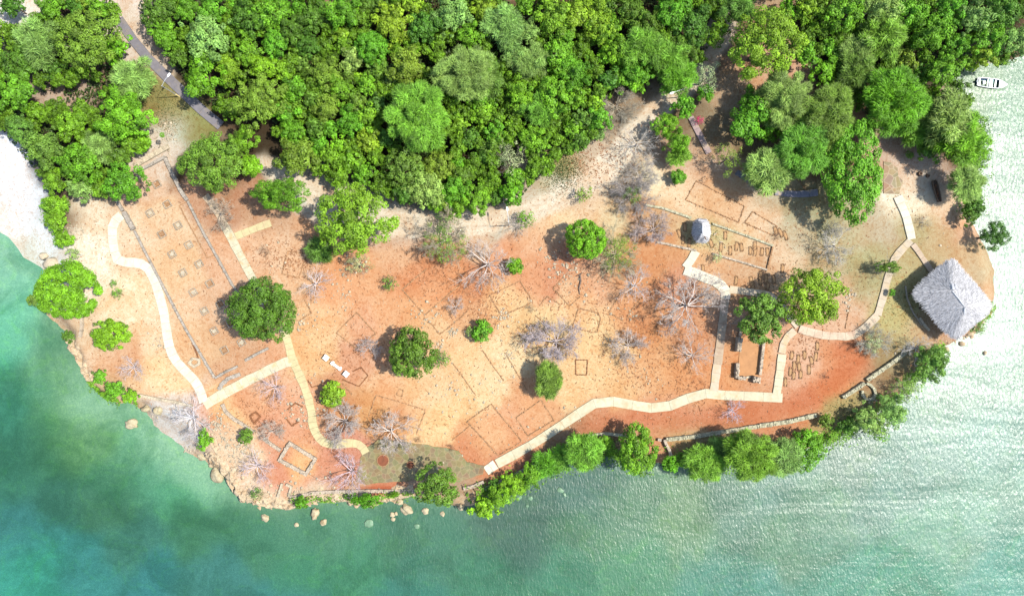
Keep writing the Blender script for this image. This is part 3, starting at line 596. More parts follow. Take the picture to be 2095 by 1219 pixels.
# column bases in the hall
ANG = math.atan2(-168, 95)
def column_base(px, py, deep, full=True):
    t = empty('column_base', G(px, py), ANG); s = 1.3
    k = MB()
    for sx, sy, lx, ly in ((0,1,s,0.11),(0,-1,s,0.11),(1,0,0.11,s-0.3),(-1,0,0.11,s-0.3)):
        k.box((sx*(s/2-0.07), sy*(s/2-0.07), 0.12), (lx, ly, 0.34), 0, random.uniform(.8,1), 0.03)
    k.build('stone_frame', M_stone, t)
    c = MB(); c.box((0, 0, 0.02 if deep else 0.1), (0.7, 0.7, 0.24), 0.1, 0.9, 0.05)
    for i in range(7): c.box((random.uniform(-.38,.38), random.uniform(-.38,.38), 0.10+0.01*i), (0.28, 0.22, 0.14), random.random()*3, random.uniform(.6,1.1), 0.2)
    c.build('pedestal', M_stonepale if not deep else M_stonetan, t); return t
CB = [(322,377,1,'uppermost square column base, close to the green tree at hall top'),(343,418,1,'faint column base highest in the right row of the hall'),(308,436,0,'pale column base highest in the left row of the hall'),
 (365,461,0,'white topped column base, second in right row of hall'),(332,479,1,'sunken tan column base, second in left row of hall'),(387,501,0,'bright white column base, third in the right row of hall'),(353,520,0,'white filled column base, third in left row of hall'),
 (408,540,0,'pale rubble column base, fourth in the right row of hall'),(375,558,0,'pale rubble column base, fourth in left row of hall'),(430,580,1,'tan hollow column base, fifth in the right row of hall'),(396,598,0,'neat white column base, fifth in left row of hall'),
 (452,622,1,'dark mossy column base shaded by big round tree, sixth in right row'),(419,636,0,'grey topped column base, sixth in left row of hall'),(473,661,1,'column base half hidden under left edge of big round tree'),(439,677,0,'grey rubble column base, seventh in left row of hall'),
 (495,700,0,'half buried column base touching lower edge of big round tree'),(460,716,1,'large hollow column base nearest the lower hall wall')]
for x, y, d, l in CB: tag(column_base(x, y, d), l, 'column base', 'square column bases in two rows of the hall')

# graves: rings of small stones, filled with earth
GR = [(1401,465,-4),(1390,478,-20),(1397,491,-5),(1410,497,5),(1484,482,0),(1475,506,5),(1494,513,0),(1507,504,8),(1517,506,-6),(1535,513,0),(1544,503,4),(1545,514,8),(1559,515,6),(1570,515,-2),(1455,498,-20),
 (1587,473,-15),(1597,476,-25),(1607,482,-20),(1601,549,3),(1438,550,0),(1506,574,8),(1537,575,-8),(1540,585,6),(1556,563,5),(1555,574,-6),(1567,570,6),(1583,571,-4),(1571,585,12),
 (1620,727,8),(1633,734,6),(1646,726,0),(1660,737,-12),(1669,729,8),(1672,708,0),(1625,748,0),(1617,760,4),(1624,768,6),(1638,766,2),(1655,756,0),(1607,781,0),(1635,750,-6)]
zones = [('left of the small thatched hut', lambda x, y: x < 1420 and y < 520), ('between two walls right of small hut', lambda x, y: x < 1580 and y < 530 and x >= 1420),
 ('at the tip of the smaller uphill rectangle', lambda x, y: x >= 1580 and y < 500), ('between white path and spiky green tree', lambda x, y: y < 600), ('on earth below the pink path crossing', lambda x, y: True)]
ordn = ['first','second','third','fourth','fifth','sixth','seventh','eighth','ninth','tenth','eleventh','twelfth','thirteenth','fourteenth','fifteenth','sixteenth','seventeenth','eighteenth','nineteenth','twentieth',
 'twenty first','twenty second','twenty third','twenty fourth','twenty fifth','twenty sixth','twenty seventh','twenty eighth','twenty ninth','thirtieth']+['%dth' % i for i in range(31, 80)]
zc_ = {}
for x, y, a in GR:
    for zn, f in zones:
        if f(x, y): zc_.setdefault(zn, []).append((x, y, a)); break
for zn, L in zc_.items():
    L.sort()
    for i, (x, y, a) in enumerate(L):
        ln, wd = random.uniform(1.3, 1.6), random.uniform(0.50, 0.60); mb = MB(); n = 16
        for k in range(n):
            th = 2*math.pi*k/n; ex = (abs(math.cos(th))**0.35)*math.copysign(1, math.cos(th)); ey = (abs(math.sin(th))**0.35)*math.copysign(1, math.sin(th))
            if random.random() < 0.06: continue
            mb.box((ex*wd/2, ey*ln/2, 0.06), (0.09 if abs(ex) < .9 else 0.08, 0.2, 0.13), random.uniform(-.2,.2), random.uniform(.45, 1), 0.2)
        rg = []
        for k in range(n):
            th = 2*math.pi*k/n; ex = (abs(math.cos(th))**0.35)*math.copysign(1, math.cos(th)); ey = (abs(math.sin(th))**0.35)*math.copysign(1, math.sin(th))
            for q, zz in ((1.08, -.1), (1.08, .07), (.9, .07), (.9, -.1)): rg.append((ex*(wd/2+(.04 if q > 1 else -.03)), ey*(ln/2+(.04 if q > 1 else -.03)), zz))
        for k in range(n):
            j = (k+1) % n; mb.add([rg[k*4+i_] for i_ in range(4)]+[rg[j*4+i_] for i_ in range(4)], [(0,4,5,1),(1,5,6,2),(2,6,7,3)], .8)
        t = empty('grave', G(x, y), R(-a)); tag(t, 'small stone outlined grave %s, %s from the left' % (zn, ordn[i]), 'grave', 'stone outlined graves')
        mb.build('stone_edging', M_stonetan, t)
        e = MB(); e.lathe([(wd*0.40, -0.1), (wd*0.42, 0.05), (wd*0.2, 0.08)], 12); q = e.build('earth_fill', mat_plain('grave_earth', alb(228,180,125), nscale=2) if 'grave_earth' not in bpy.data.materials else bpy.data.materials['grave_earth'], t)
        q.scale = (1, ln/wd*0.98, 1)

# round planting pits in the paving
for px, py, r_, l in ((784, 941, 0.92, 'larger round red earth pit in the flagstone paving'), (840, 950, 0.58, 'smaller round red earth pit in the flagstone paving')):
    x, y, _ = P(px, py); t = empty('planting_pit', (x, y, ZT)); tag(t, l, 'pit', 'round pits in the paving')
    k = MB(); n = 12; R1, R2 = r_, r_+0.14
    prof = [(R1, -0.2), (R1, 0.14), (R2, 0.12), (R2, -0.2)]
    vs = [(r*math.cos(2*math.pi*j/n), r*math.sin(2*math.pi*j/n), z) for r, z in prof for j in range(n)]
    k.add(vs, [(i*n+j, i*n+(j+1)%n, (i+1)*n+(j+1)%n, (i+1)*n+j) for i in range(3) for j in range(n)], .9)
    k.build('stone_rim', M_stonetan, t); k = MB(); k.lathe([(R1*0.995, -0.15), (R1*0.99, 0.03), (R1*0.4, 0.06)], n); k.build('earth', mat_plain('red_pit_earth', alb(168,100,66), nscale=2), t)

# ------------------------------------------------------------------ furniture
def white_block(px, py, l):
    t = empty('concrete_table', G(px, py), R(-38)); tag(t, l, 'table', 'white concrete tables beside the bench')
    m = MB(); m.box((0,0,0.7), (0.85,0.85,0.1)); m.build('table_top', M_white, t)
    m = MB(); m.box((0,0,0.3), (0.55,0.55,0.7)); m.build('pedestal', M_white, t)
white_block(669, 731, 'square white table at upper left end of the white bench'); white_block(710, 764, 'square white table at lower right end of the white bench')
t = empty('bench', G(689, 748), R(-36)); tag(t, 'long white bench standing between two square white tables', 'bench')
m = MB(); m.box((0,0,0.46), (2.1,0.42,0.1)); m.build('seat', M_white, t)
for s in (-1, 1): m = MB(); m.box((s*0.8,0,0.17), (0.28,0.62,0.48)); m.build('leg', M_white, t)
m = MB(); m.box((0,0.2,0.72), (1.6,0.08,0.36)); m.build('backrest', M_white, t)

def street_lamp(bx, by, hx, hy, h, label, sleeve):
    b = G(bx, by); hd = P(hx, hy, h); t = empty('street_lamp', b); tag(t, label, 'street lamp', 'street lamps along the paths')
    d = Vector((hd[0]-b[0], hd[1]-b[1])); L = d.length; u = d/L if L > 0 else Vector((1, 0))
    m = MB(); m.tube([(0,0,-0.2),(0,0,h*0.6),(0,0,h)], [0.09,0.07,0.055], 8); m.build('pole', M_metal, t)
    if sleeve: m = MB(); m.tube([(0,0,-0.1),(0,0,1.3)], 0.13, 8); m.build('base_sleeve', M_yellow, t)
    m = MB(); m.tube([(0,0,h-0.1),(u.x*L*.5,u.y*L*.5,h+0.15),(u.x*L,u.y*L,h+0.2)], 0.04, 6); m.build('arm', M_metal, t)
    m = MB(); a = math.atan2(u.y, u.x)
    vs = []
    for (k, w_, z_) in ((-0.1,0.06,0.0),(0.15,0.15,0.1),(0.5,0.17,0.12),(0.7,0.07,0.02)):
        for s, zz in ((-1,0),(-.6,1),(.6,1),(1,0)):
            vs.append((u.x*(L+k)-u.y*w_*s, u.y*(L+k)+u.x*w_*s, h+0.15+z_*zz))
    fs = [(i*4+j, i*4+j+1, i*4+j+5, i*4+j+4) for i in range(3) for j in range(3)]+[(0,1,2,3),(15,14,13,12)]+[(i*4+3, i*4, i*4+4, i*4+7) for i in range(3)]
    m.add(vs, fs); m.build('lamp_head', M_white, t)
street_lamp(367, 198, 344, 158, 6.0, 'street lamp with yellow base sleeve on grass beside grey path', True)
street_lamp(1386, 200, 1378, 190, 5.0, 'street lamp with white head poking from round green tree', False)
street_lamp(1041, 461, 1038, 432, 5.0, 'street lamp with white head beside the dirt road bend', False)

# thatched shelters
def thatched_shelter(eave_px, ridge_px, ze, zr, label, posts, n_straw, cap, name='thatched_shelter', cat='hut'):
    E = [Vector(P(x, y, ze)) for x, y in eave_px]; Rg = [Vector(P(x, y, zr)) for x, y in ridge_px]
    c = sum((e for e in E), Vector())/len(E); g = gz1(c.x, c.y); o0 = Vector((c.x, c.y, g))
    t = empty(name, o0); tag(t, label, cat)
    E = [e-o0 for e in E]; Rg = [r_-o0 for r_ in Rg]
    n = len(E)
    # roof slopes: every eave edge joins nearest ridge points
    near = [0 if (e-Rg[0]).length <= (e-Rg[-1]).length else 1 for e in E]
    V = E+Rg; F = []
    for i in range(n):
        j = (i+1) % n; a, b = near[i], near[j]
        F.append((i, j, n+b, n+a) if a != b else (i, j, n+a))
    mb = MB()
    top = V; bot = [v-Vector((0, 0, 0.35)) for v in V[:n]]
    mb.v = [tuple(v) for v in top]+[tuple(v) for v in bot]
    mb.f = [list(f) for f in F]+[[i, n+2+i, n+2+(i+1)%n, (i+1)%n] for i in range(n)]+[[n+2+i for i in range(n)][::-1]]
    mb.t = [0.8]*len(mb.f); roof = mb.build('roof', M_thatch, t)
    # straw: thin blades lying down the slopes
    vs = []; fs = []; tn = []
    areas = []
    for f in F:
        p = [V[i] for i in f]; areas.append(((p[1]-p[0]).cross(p[2]-p[0])).length/2+(((p[2]-p[0]).cross(p[3]-p[0])).length/2 if len(f) == 4 else 0))
    for f, ar in zip(F, areas):
        p = [V[i] for i in f]; e0, e1 = p[0], p[1]; t1 = p[2]; t0 = p[3] if len(p) == 4 else p[2]
        nrm = (e1-e0).cross(t1-e0).normalized(); nrm = nrm if nrm.z > 0 else -nrm
        for _ in range(int(n_straw*ar/sum(areas))):
            u = random.random(); v = random.random()**0.75 if len(p) == 4 else 1-math.sqrt(random.random())
            lo = e0.lerp(e1, u); hi = t0.lerp(t1, u); q = lo.lerp(hi, v)
            dn = (lo-hi).normalized(); sd_ = nrm.cross(dn); dn = (dn+sd_*random.uniform(-.35,.35)).normalized(); sd_ = nrm.cross(dn)
            L = random.uniform(0.35, 0.75); w_ = random.uniform(0.02, 0.05); z0 = random.uniform(0.02, 0.09)
            b = len(vs); st = q+nrm*z0; en = q+dn*L+nrm*(z0+random.uniform(0.0, 0.10))
            vs += [st-sd_*w_, st+sd_*w_, en+sd_*w_*.5, en-sd_*w_*.5]; fs.append((b, b+1, b+2, b+3)); tn.append(random.choice([.55,.8,1,1.1,1.25]))
    me = mesh_np('straw', [tuple(v) for v in vs], np.array(fs), M_thatch, tn); mobj('straw', me, roof)
    for a, b, r_ in cap:   # bleached ridge pieces
        A = Vector(P(*a))-o0; B = Vector(P(*b))-o0; m = MB()
        k = 5; pts = [A.lerp(B, i/(k-1))+Vector((random.uniform(-.05,.05), random.uniform(-.05,.05), 0.05)) for i in range(k)]
        m.tube(pts, [r_*0.8, r_, r_*1.1, r_, r_*0.7], 7); q = m.build('ridge_cap', M_thatch_cap, roof)
    ctr = sum(E, Vector())/n
    for e in posts:
        q = E[e[0]].lerp(E[e[1]], e[2]).lerp(ctr, 0.12); m = MB(); m.tube([(q.x, q.y, -0.3), (q.x, q.y, q.z-0.2)], [0.14, 0.11], 8); m.build('post', M_wood, t)
    return t
thatched_shelter([(1938,536),(1951,534),(1962,545),(1990,578),(2022,616),(2026,628),(2018,642),(1985,668),(1960,690),(1948,688),(1915,655),(1878,612),(1872,598),(1880,586)],
    [(1947,593),(1973,628)], 3.0, 5.7, 'big grey palm thatched shelter with hipped roof near right shore',
    [(0,0,0),(4,5,.5),(8,9,.5),(12,12,0),(3,3,0),(7,7,0),(10,11,.5),(13,0,.5)], 15000,
    [((1946,580,5.0),(1948,593,5.65),0.32),((1953,582,4.9),(1955,592,5.4),0.28),((1973,629,5.65),(1971,643,4.95),0.24),((1948,595,5.7),(1973,628,5.7),0.12)])
thatched_shelter([(1424,454),(1430,450),(1444,451),(1450,462),(1450,478),(1447,490),(1439,494),(1427,492),(1420,480),(1420,466)],
    [(1436,459),(1436,479)], 2.4, 3.9, 'small grey oval thatched hut at head of the white path',
    [(0,0,0),(3,3,0),(5,5,0),(8,8,0)], 2600, [((1437,462,3.9),(1437,478,3.95),0.16),((1436,479,3.9),(1429,489,2.9),0.2),((1428,451,2.9),(1444,452,2.9),0.14)], name='thatched_hut')
# dark fallen board on the small hut
b = P(1442, 484, 3.4); m = MB(); m.box((0,0,0), (0.16, 1.2, 0.06), R(14), rx=R(-22)); tag(m.build('roof_board', M_wood, loc=b), 'dark brown board lying on the small thatched hut roof', 'board')

# boat
def boat(px, py, ang):
    x, y, _ = P(px, py, WZ); t = empty('rowing_boat', (x, y, WZ), ang); tag(t, 'small open boat, white bow and aqua hull, moored off the upper right shore', 'boat')
    L = 5.0; st = [(-2.45,0.62,0.30),(-2.0,0.70,.32),(-1.0,0.78,.34),(0.2,0.80,.36),(1.1,0.74,.40),(1.8,0.5,.48),(2.3,0.2,.55),(2.55,0.02,.6)]
    hull = MB(); n = 9
    def ring(w_, zt, inset, zb):
        return [(w_-inset)*math.sin(math.pi/2*s)*1.0 for s in np.linspace(-1, 1, n)], [zb+(zt-zb)*abs(s)**2.2 for s in np.linspace(-1, 1, n)]
    for inset, zb, flip in ((0, -0.25, 0), (0.09, -0.08, 1)):
        vs = []
        for X, w_, zt in st:
            ys, zs = ring(max(w_, inset+0.01), zt, inset, zb); vs += [(X if not inset else min(X, 2.4)*0.97, a, b) for a, b in zip(ys, zs)]
        fs = [(i*n+j, i*n+j+1, (i+1)*n+j+1, (i+1)*n+j) for i in range(len(st)-1) for j in range(n-1)]
        if flip: fs = [f[::-1] for f in fs]
        fs.append(tuple(range(n)))
        (hull if not flip else None) and hull.add(vs, fs)
        if flip: inner = MB(); inner.add(vs, fs)
    hull.build('hull', M_navy, t, smooth=True); inner.build('inner_hull', M_navy, t)
    g = MB()
    for s in (-1, 1): g.tube([(X, s*w_, zt+0.02) for X, w_, zt in st], 0.05, 6)
    g.tube([(-2.45,-.62,.32),(-2.45,.62,.32)], 0.07, 6); g.build('gunwale', M_white, t)
    d = MB(); dk = st[4:]; vs = [(X+(0.15 if i == 0 else 0), s*max(w_, .02), zt+0.05) for i, (X, w_, zt) in enumerate(dk) for s in (-1, 1)]
    d.add(vs, [(2*i, 2*i+2, 2*i+3, 2*i+1) for i in range(len(dk)-1)]); d.build('foredeck', M_white, t)
    for X, w_, wd, mt in ((0.72,0.70,0.24,M_white),(-0.05,0.72,0.62,M_aqua),(-0.62,0.72,0.14,M_white),(-2.05,0.62,0.22,M_white)):
        m = MB(); m.box((X,0,0.26), (wd, w_*2, 0.06)); m.build('thwart', mt, t)
    m = MB(); m.box((-1.25,0.05,0.2), (0.45,0.65,0.22), 0.2, 1, 0.1); m.build('engine_cover', M_white, t)
    m = MB(); m.box((-2.62,0,0.25), (0.3,0.34,0.6), 0, 1, 0.12); m.build('outboard_motor', M_navy, t)
boat(2026, 172, R(-7))

# hollow log, stumps
def G3(px, py): return Vector(G(px, py))
t = empty('hollow_log', G(1914, 393), math.atan2(-42, 11)); tag(t, 'weathered brown dugout log lying on sand near right shore', 'log')
m = MB(); n = 9; vs = []
for i, (X, w_) in enumerate(((-1.95,.2),(-1.8,.42),(-1,.5),(0,.48),(1,.42),(1.8,.25))):
    for k in range(n):
        a = math.pi*k/(n-1); vs.append((X, -math.cos(a)*w_, 0.5-math.sin(a)*0.55))
fs = [(i*n+k, i*n+k+1, (i+1)*n+k+1, (i+1)*n+k) for i in range(5) for k in range(n-1)]
m.add(vs, fs); m.add([(x*0.95, y*0.72, 0.5+(z-0.5)*0.6) for x, y, z in vs], [f[::-1] for f in fs], 0.8)
m.add([(v[0], v[1], v[2]) for v in vs], [(i*n, (i+1)*n, (i+1)*n, i*n) for i in range(0)])
for s in (-1, 1): m.tube([(X, s*w_*0.86, 0.5) for X, w_ in ((-1.95,.2),(-1.8,.42),(-1,.5),(0,.48),(1,.42),(1.8,.25))], 0.09, 5)
m.build('log_shell', M_wood, t)
m = MB()
for i in range(26): m.box((random.uniform(-1.5,1.5), random.uniform(-.28,.28), 0.3), (0.3,0.14,0.12), random.random()*3, random.uniform(.5,1.2), .3)
m.build('debris', M_stonered, t)
for px, py, r_, l in ((1881, 356, .38, 'brown tree stump on sand, left one of two near the log'), (1897, 360, .28, 'greyish tree stump on sand, right one of two near the log')):
    m = MB(); m.lathe([(r_*1.3,-.1),(r_,.15),(r_*.9,.45),(r_*.5,.42),(r_*.3,.2)], 9); tag(m.build('tree_stump', M_wood, loc=G(px, py)), l, 'stump', 'stumps on the sand')

# ------------------------------------------------------------------ rocks
def ico(sub=2):
    bm = bmesh.new(); bmesh.ops.create_icosphere(bm, subdivisions=sub, radius=1)
    V = np.array([v.co[:] for v in bm.verts]); F = np.array([[v.index for v in f.verts] for f in bm.faces]); bm.free(); return V, F
I1 = ico(1); I2 = ico(2); I3 = ico(3)
def rock_np(rs, base=I2, amp=0.3, seed=0, flat=0.3):
    V, F = base; r = np.random.default_rng(seed); d = V.copy()
    k = np.ones(len(V))
    for f_ in (1.3, 2.6, 5.0):
        A = r.normal(size=(3, 3))*f_; ph = r.uniform(0, 6, 3); k = k+amp/f_**0.75*np.sin(V@A.T+ph).prod(1)*1.6
    d = d*k[:, None]*np.array(rs); zmin = -flat*rs[2]; d[:, 2] = np.maximum(d[:, 2], zmin); return d, F
def boulder(px, py, rx, ry, h, label, ang=0, mat=None, water=True, amp=0.3):
    x, y, z = (P(px, py, WZ) if water else G(px, py)); V, F = rock_np((rx/S, ry/S, h), I3, amp, int(px+py))
    me = mesh_np('boulder', V, F, mat or M_boulder, np.ones(len(F))); o = mobj('boulder', me, None, (x, y, z), R(ang)); tag(o, label, 'boulder', 'boulders along the shore'); return o
boulder(446, 971, 13, 19, 1.0, 'biggest cream oval boulder standing in water beside the cliff', 28, amp=0.16)
boulder(270, 867, 14, 10, 0.6, 'tan boulder in shallow water off the small cove', -10)
boulder(299, 836, 10, 7, 0.7, 'left of two blocks at top edge of the cove sand', 10, water=False); boulder(326, 840, 8, 9, 0.7, 'right of two blocks at top edge of the cove sand', 0, water=False)
boulder(414, 933, 10, 8, 0.5, 'round tan boulder at lower end of the white cove sand')
boulder(645, 1049, 8, 12, 0.6, 'tall narrow boulder in water below bright green clump', -20); boulder(542, 1058, 9, 8, 0.35, 'leftmost small rock in water off the southern ledge', -30)
boulder(662, 1067, 8, 7, 0.3, 'small pale rock in water just right of narrow boulder'); boulder(607, 1073, 5, 5, 0.22, 'tiny pale rock left of the narrow boulder in water')
boulder(831, 1041, 13, 10, 0.7, 'yellowish block boulder in water left of olive shore tree', -12); boulder(818, 1026, 8, 7, 0.5, 'grey rock against ledge above the yellowish block boulder')
boulder(870, 1045, 8, 7, 0.3, 'pale double rock in water right of the yellowish boulder', 30); boulder(803, 1052, 5, 5, 0.2, 'small round rock left of the yellowish boulder'); boulder(804, 1062, 6, 4, 0.18, 'flat small rock lower left of the yellowish boulder')
boulder(811, 1050, 4, 4, 0.2, 'tiny rock between small round rock and yellowish boulder'); boulder(905, 1050, 5, 5, 0.25, 'small cream rock in water under the olive shore tree')
boulder(942, 1035, 8, 7, 0.5, 'pale rock right of the olive shore tree foot'); boulder(933, 1026, 6, 5, 0.5, 'whitish rock touching the olive shore tree foot'); boulder(950, 1022, 8, 6, 0.5, 'tan rock between olive shore tree and green hedge')
boulder(1935, 885 if False else 715, 7, 6, 0.4, 'dark rock at water edge below the big thatched roof'); boulder(1985, 683, 7, 5, 0.5, 'dark rock under right corner of the big thatched roof', mat=M_rock); boulder(1966, 703, 6, 5, 0.4, 'small dark rock in bright water below the big roof', mat=M_rock)
boulder(1700, 897, 8, 7, 0.5, 'rock at water edge right of the feathery shore trees', mat=M_rock); boulder(2014, 730 if False else 722, 4, 4, 0.3, 'lonely dark rock in bright water right of shore bushes', mat=M_rock)
boulder(108, 540, 17, 14, 1.1, 'large white boulder at beach end above the bright round tree', 10, mat=M_stonepale, water=False, amp=.25); boulder(90, 524, 9, 8, 0.7, 'smaller white boulder at beach end', 0, mat=M_stonepale, water=False)
for i, (px, py, r_, l) in enumerate(((754,1071,9,'pale flat slab under water right of narrow boulder'),(853,1076,6,'small pale slab under water below yellowish boulder'),(1062,1017,6,'pale slab under water left end of group below hedge'),(1085,1019,5,'pale slab under water right end of group below hedge'),
    (1147,1003,6,'upper pale slab under water of the pair off the hedge'),(1155,1012,4,'lower pale slab under water of the pair off the hedge'),(1078,1035,4,'little pale slab under water lowest below the hedge'))):
    o = boulder(px, py, r_, r_*0.9, 0.10, l, mat=M_subrock); o.name = 'submerged_rock'; o['category'] = 'rock'; o['group'] = 'pale rocks just under the water'

def scatter(name, pts, sizes, mat, z_up=0.0, tone=(0.5, 1.15), base=I1, aspect=(0.6, 1.0, 0.55), label=None):
    pts = np.array(pts); n = len(pts); B, F = base; nb = len(B)
    z = gz(pts[:, 0], pts[:, 1]); ang = rng.uniform(0, 6.28, n); s = np.array(sizes)
    V = B[None]*(1+rng.uniform(-.28, .28, (n, nb, 1)))*(s[:, None, None])*rng.uniform(aspect[0], aspect[1], (n, 1, 3))*np.array([1, 1, aspect[2]])
    c, si = np.cos(ang)[:, None], np.sin(ang)[:, None]
    X = V[..., 0]*c-V[..., 1]*si+pts[:, 0:1]; Y = V[..., 0]*si+V[..., 1]*c+pts[:, 1:2]; Z = V[..., 2]+(z+z_up)[:, None]
    FF = (F[None]+(np.arange(n)*nb)[:, None, None]).reshape(-1, F.shape[1])
    me = mesh_np(name, np.stack([X, Y, Z], -1).reshape(-1, 3), FF, mat, np.repeat(rng.uniform(*tone, n), len(F)))
    return tag(mobj(name, me), label, None, None, 'stuff')
# rock ledge along the southern and western shore
pts = []; sz = []
cl = [(140,700),(150,722),(166,740),(174,765),(188,788)]+[(430,925),(452,950),(468,975),(482,1000),(492,1018),(530,1030),(572,1036),(605,1032),(645,1022),(700,1022),(760,1028),(800,1020),(845,1010)]
cl2 = [(405,880),(440,930),(466,960),(490,985),(520,1005),(560,1015)]
for L, spread, den in ((cl, 1.2, 5.0), (cl2, 1.8, 6)):
    for a, b in zip(L, L[1:]):
        if (a, b) == ((188,788),(430,925)): continue
        A, B = P(*a, -1), P(*b, -1); n = int(math.dist(A, B)*den)
        for _ in range(n):
            t_ = random.random(); pts.append((A[0]+(B[0]-A[0])*t_+random.gauss(0, spread*.6), A[1]+(B[1]-A[1])*t_+random.gauss(0, spread*.6))); sz.append(random.choice([.1, .15, .2, .25, .4])*random.uniform(.8, 1.2))
scatter('rock_debris', pts, sz, M_rock, base=I2, aspect=(0.6, 1.5, 0.36), tone=(0.8, 1.12), label='broken cream limestone along the southern and western shore')
def ledge(name, pl, w0, w1, hgt, seed, label):
    Q = np.array(resample([P(*q, -0.6)[:2] for q in pl], 0.11)); n = len(Q)
    for _ in range(6): Q[1:-1] = (Q[:-2]+Q[1:-1]*2+Q[2:])/4
    T = unit(np.gradient(Q, axis=0)); Nn = np.stack([-T[:, 1], T[:, 0]], 1); m = 34; v = np.linspace(0, 1, m)
    s_ = np.arange(n)*0.11; outer = w0*(1+.35*vnoise(s_*.35, s_*0, seed)+.22*vnoise(s_*1.1, s_*0, seed+1)); inner = w1*(1+.5*vnoise(s_*.3, s_*0+5, seed+2)+.3*vnoise(s_*1.4, s_*0+5, seed+2))
    off = -outer[:, None]+(outer+inner)[:, None]*v[None]; X = Q[:, 0:1]+Nn[:, 0:1]*off; Y = Q[:, 1:2]+Nn[:, 1:2]*off
    g = gz(X.ravel(), Y.ravel()).reshape(X.shape); rid = 1-np.abs(fbm(X*.8, Y*.8, seed+3, 5)); rid = rid+.35*(1-np.abs(vnoise(X*3.1, Y*3.1, seed+4)))+.2*vnoise(X*6, Y*6, seed+5)
    prof = np.clip(v/0.16, 0, 1)**.6*np.clip((1-v)/0.35, 0, 1)
    top = np.maximum(g, -0.9)*(1-.3*(v < .4))+hgt*(rid-.35); Z = np.where(v[None] < .02, WZ-.6, (WZ-.5)*(1-prof**.5)+top*prof**.5)
    Z = np.where(v[None] > .6, np.maximum(g-.12, 0)*0+(g-.15)*(1-prof)+np.maximum(top, g)*prof, Z)
    i = np.arange(m-1)[None]+m*np.arange(n-1)[:, None]; F = np.stack([i, i+m, i+m+1, i+1], -1).reshape(-1, 4)
    tn = np.clip(.62+.42*rid[:-1, :-1].ravel(), .45, 1.15)
    tag(mobj(name, mesh_np(name, np.stack([X, Y, Z], -1).reshape(-1, 3), F, M_rock, np.clip(rng.normal(1, .06, len(F)), .8, 1.15))), label, None, None, 'structure')
ledge('cliff', [(436,930),(454,953),(466,976),(478,1000),(490,1016),(530,1030),(572,1036),(606,1031),(645,1021),(700,1021),(760,1026),(800,1019),(850,1008)], .75, 1.7, .45, 301, 'cream limestone cliff edge along the southern shore')
ledge('cliff', [(132,688),(148,716),(162,735),(172,764),(186,788)], .6, 1.3, .5, 331, 'cream limestone cliff edge along the western shore')
ledge('cliff', [(408,868),(430,900),(446,925)], .4, 1.6, .4, 351, 'cream limestone outcrop above the sand cove')
# dark wet rocks under the right hand bushes
pts = []; sz = []
for a, b in (((1690,895),(1740,880)),((1740,880),(1800,850)),((1930,712),(1990,684)),((1990,684),(2030,650)),((1955,168),(1990,150)),((960,1020),(1000,1005)),((1270,915),(1300,930)),((1400,930),(1440,930))):
    A, B = P(*a, -1.5), P(*b, -1.5)
    for _ in range(int(math.dist(A, B)*5)):
        t_ = random.random(); pts.append((A[0]+(B[0]-A[0])*t_+random.gauss(0, .7), A[1]+(B[1]-A[1])*t_+random.gauss(0, .7))); sz.append(random.uniform(.12, .45))
scatter('shore_rocks', pts, sz, M_rock, base=I1, label='loose dark rocks at water edge below the shore bushes')
# loose rubble on the plateau
pts = []; sz = []
for px, py, sr, n in ((1130,530,16,60),(1155,560,14,70),(1170,580,25,50),(870,640,16,70),(700,560,14,20),(560,560,10,8),(640,640,30,40),(620,655,9,26),(700,620,40,40),(730,550,18,30),(705,610,14,40),(1030,650,9,70),(1000,650,30,30),(925,680,7,50),(1040,727,7,40),(900,705,5,24),(330,700,8,30),(1325,770,20,30),(930,795,20,30),(960,850,40,30),
    (1060,690,30,25),(1240,700,5,14),(1250,640,16,20),(1290,645,9,30),(1330,580,22,30),(1620,640,10,10),(1738,605,7,30),(1735,620,10,20),(900,770,40,30),(1000,800,30,30),(1180,840,20,12),(600,835,14,34),(620,850,18,30),(620,990,30,36),(680,985,30,24),(640,775,16,24),(660,830,12,6),
    (160,470,14,50),(150,490,12,40),(330,700,10,20),(440,860,14,90),(470,905,20,160),(490,925,14,70),(450,875,9,60),(620,840,16,40),(600,1000,30,40),(740,995,40,20),(900,930,22,14),(940,940,14,8),(1170,870,10,10),(1830,700,12,10),(1945,470,20,8),(350,285,14,50),(345,265,10,30),(345,300,10,20),(1460,495,10,24),(1740,900,25,30),(1800,830,16,30),(1095,880,30,16),(1320,780,30,14),(560,545,30,14),
    (520,945,20,20),(310,850,10,10),(380,925,14,40),(860,1010,20,16),(1210,560,26,30),(1100,620,30,24)):
    for _ in range(n):
        x, y, _z = P(random.gauss(px, sr), random.gauss(py, sr)); pts.append((x, y)); sz.append(random.choice([.07,.09,.11,.14,.2,.3])*random.uniform(.8, 1.2))
for _ in range(4200):
    px, py = random.uniform(180, 1700), random.uniform(440, 960)
    if py > 700 and px < 300: continue
    x, y, _z = P(px, py)
    pts.append((x, y)); sz.append(random.choice([.03,.04,.05,.07,.1]))
scatter('loose_rubble', pts, sz, M_stonepale, label='pale loose stones scattered over the orange earth')
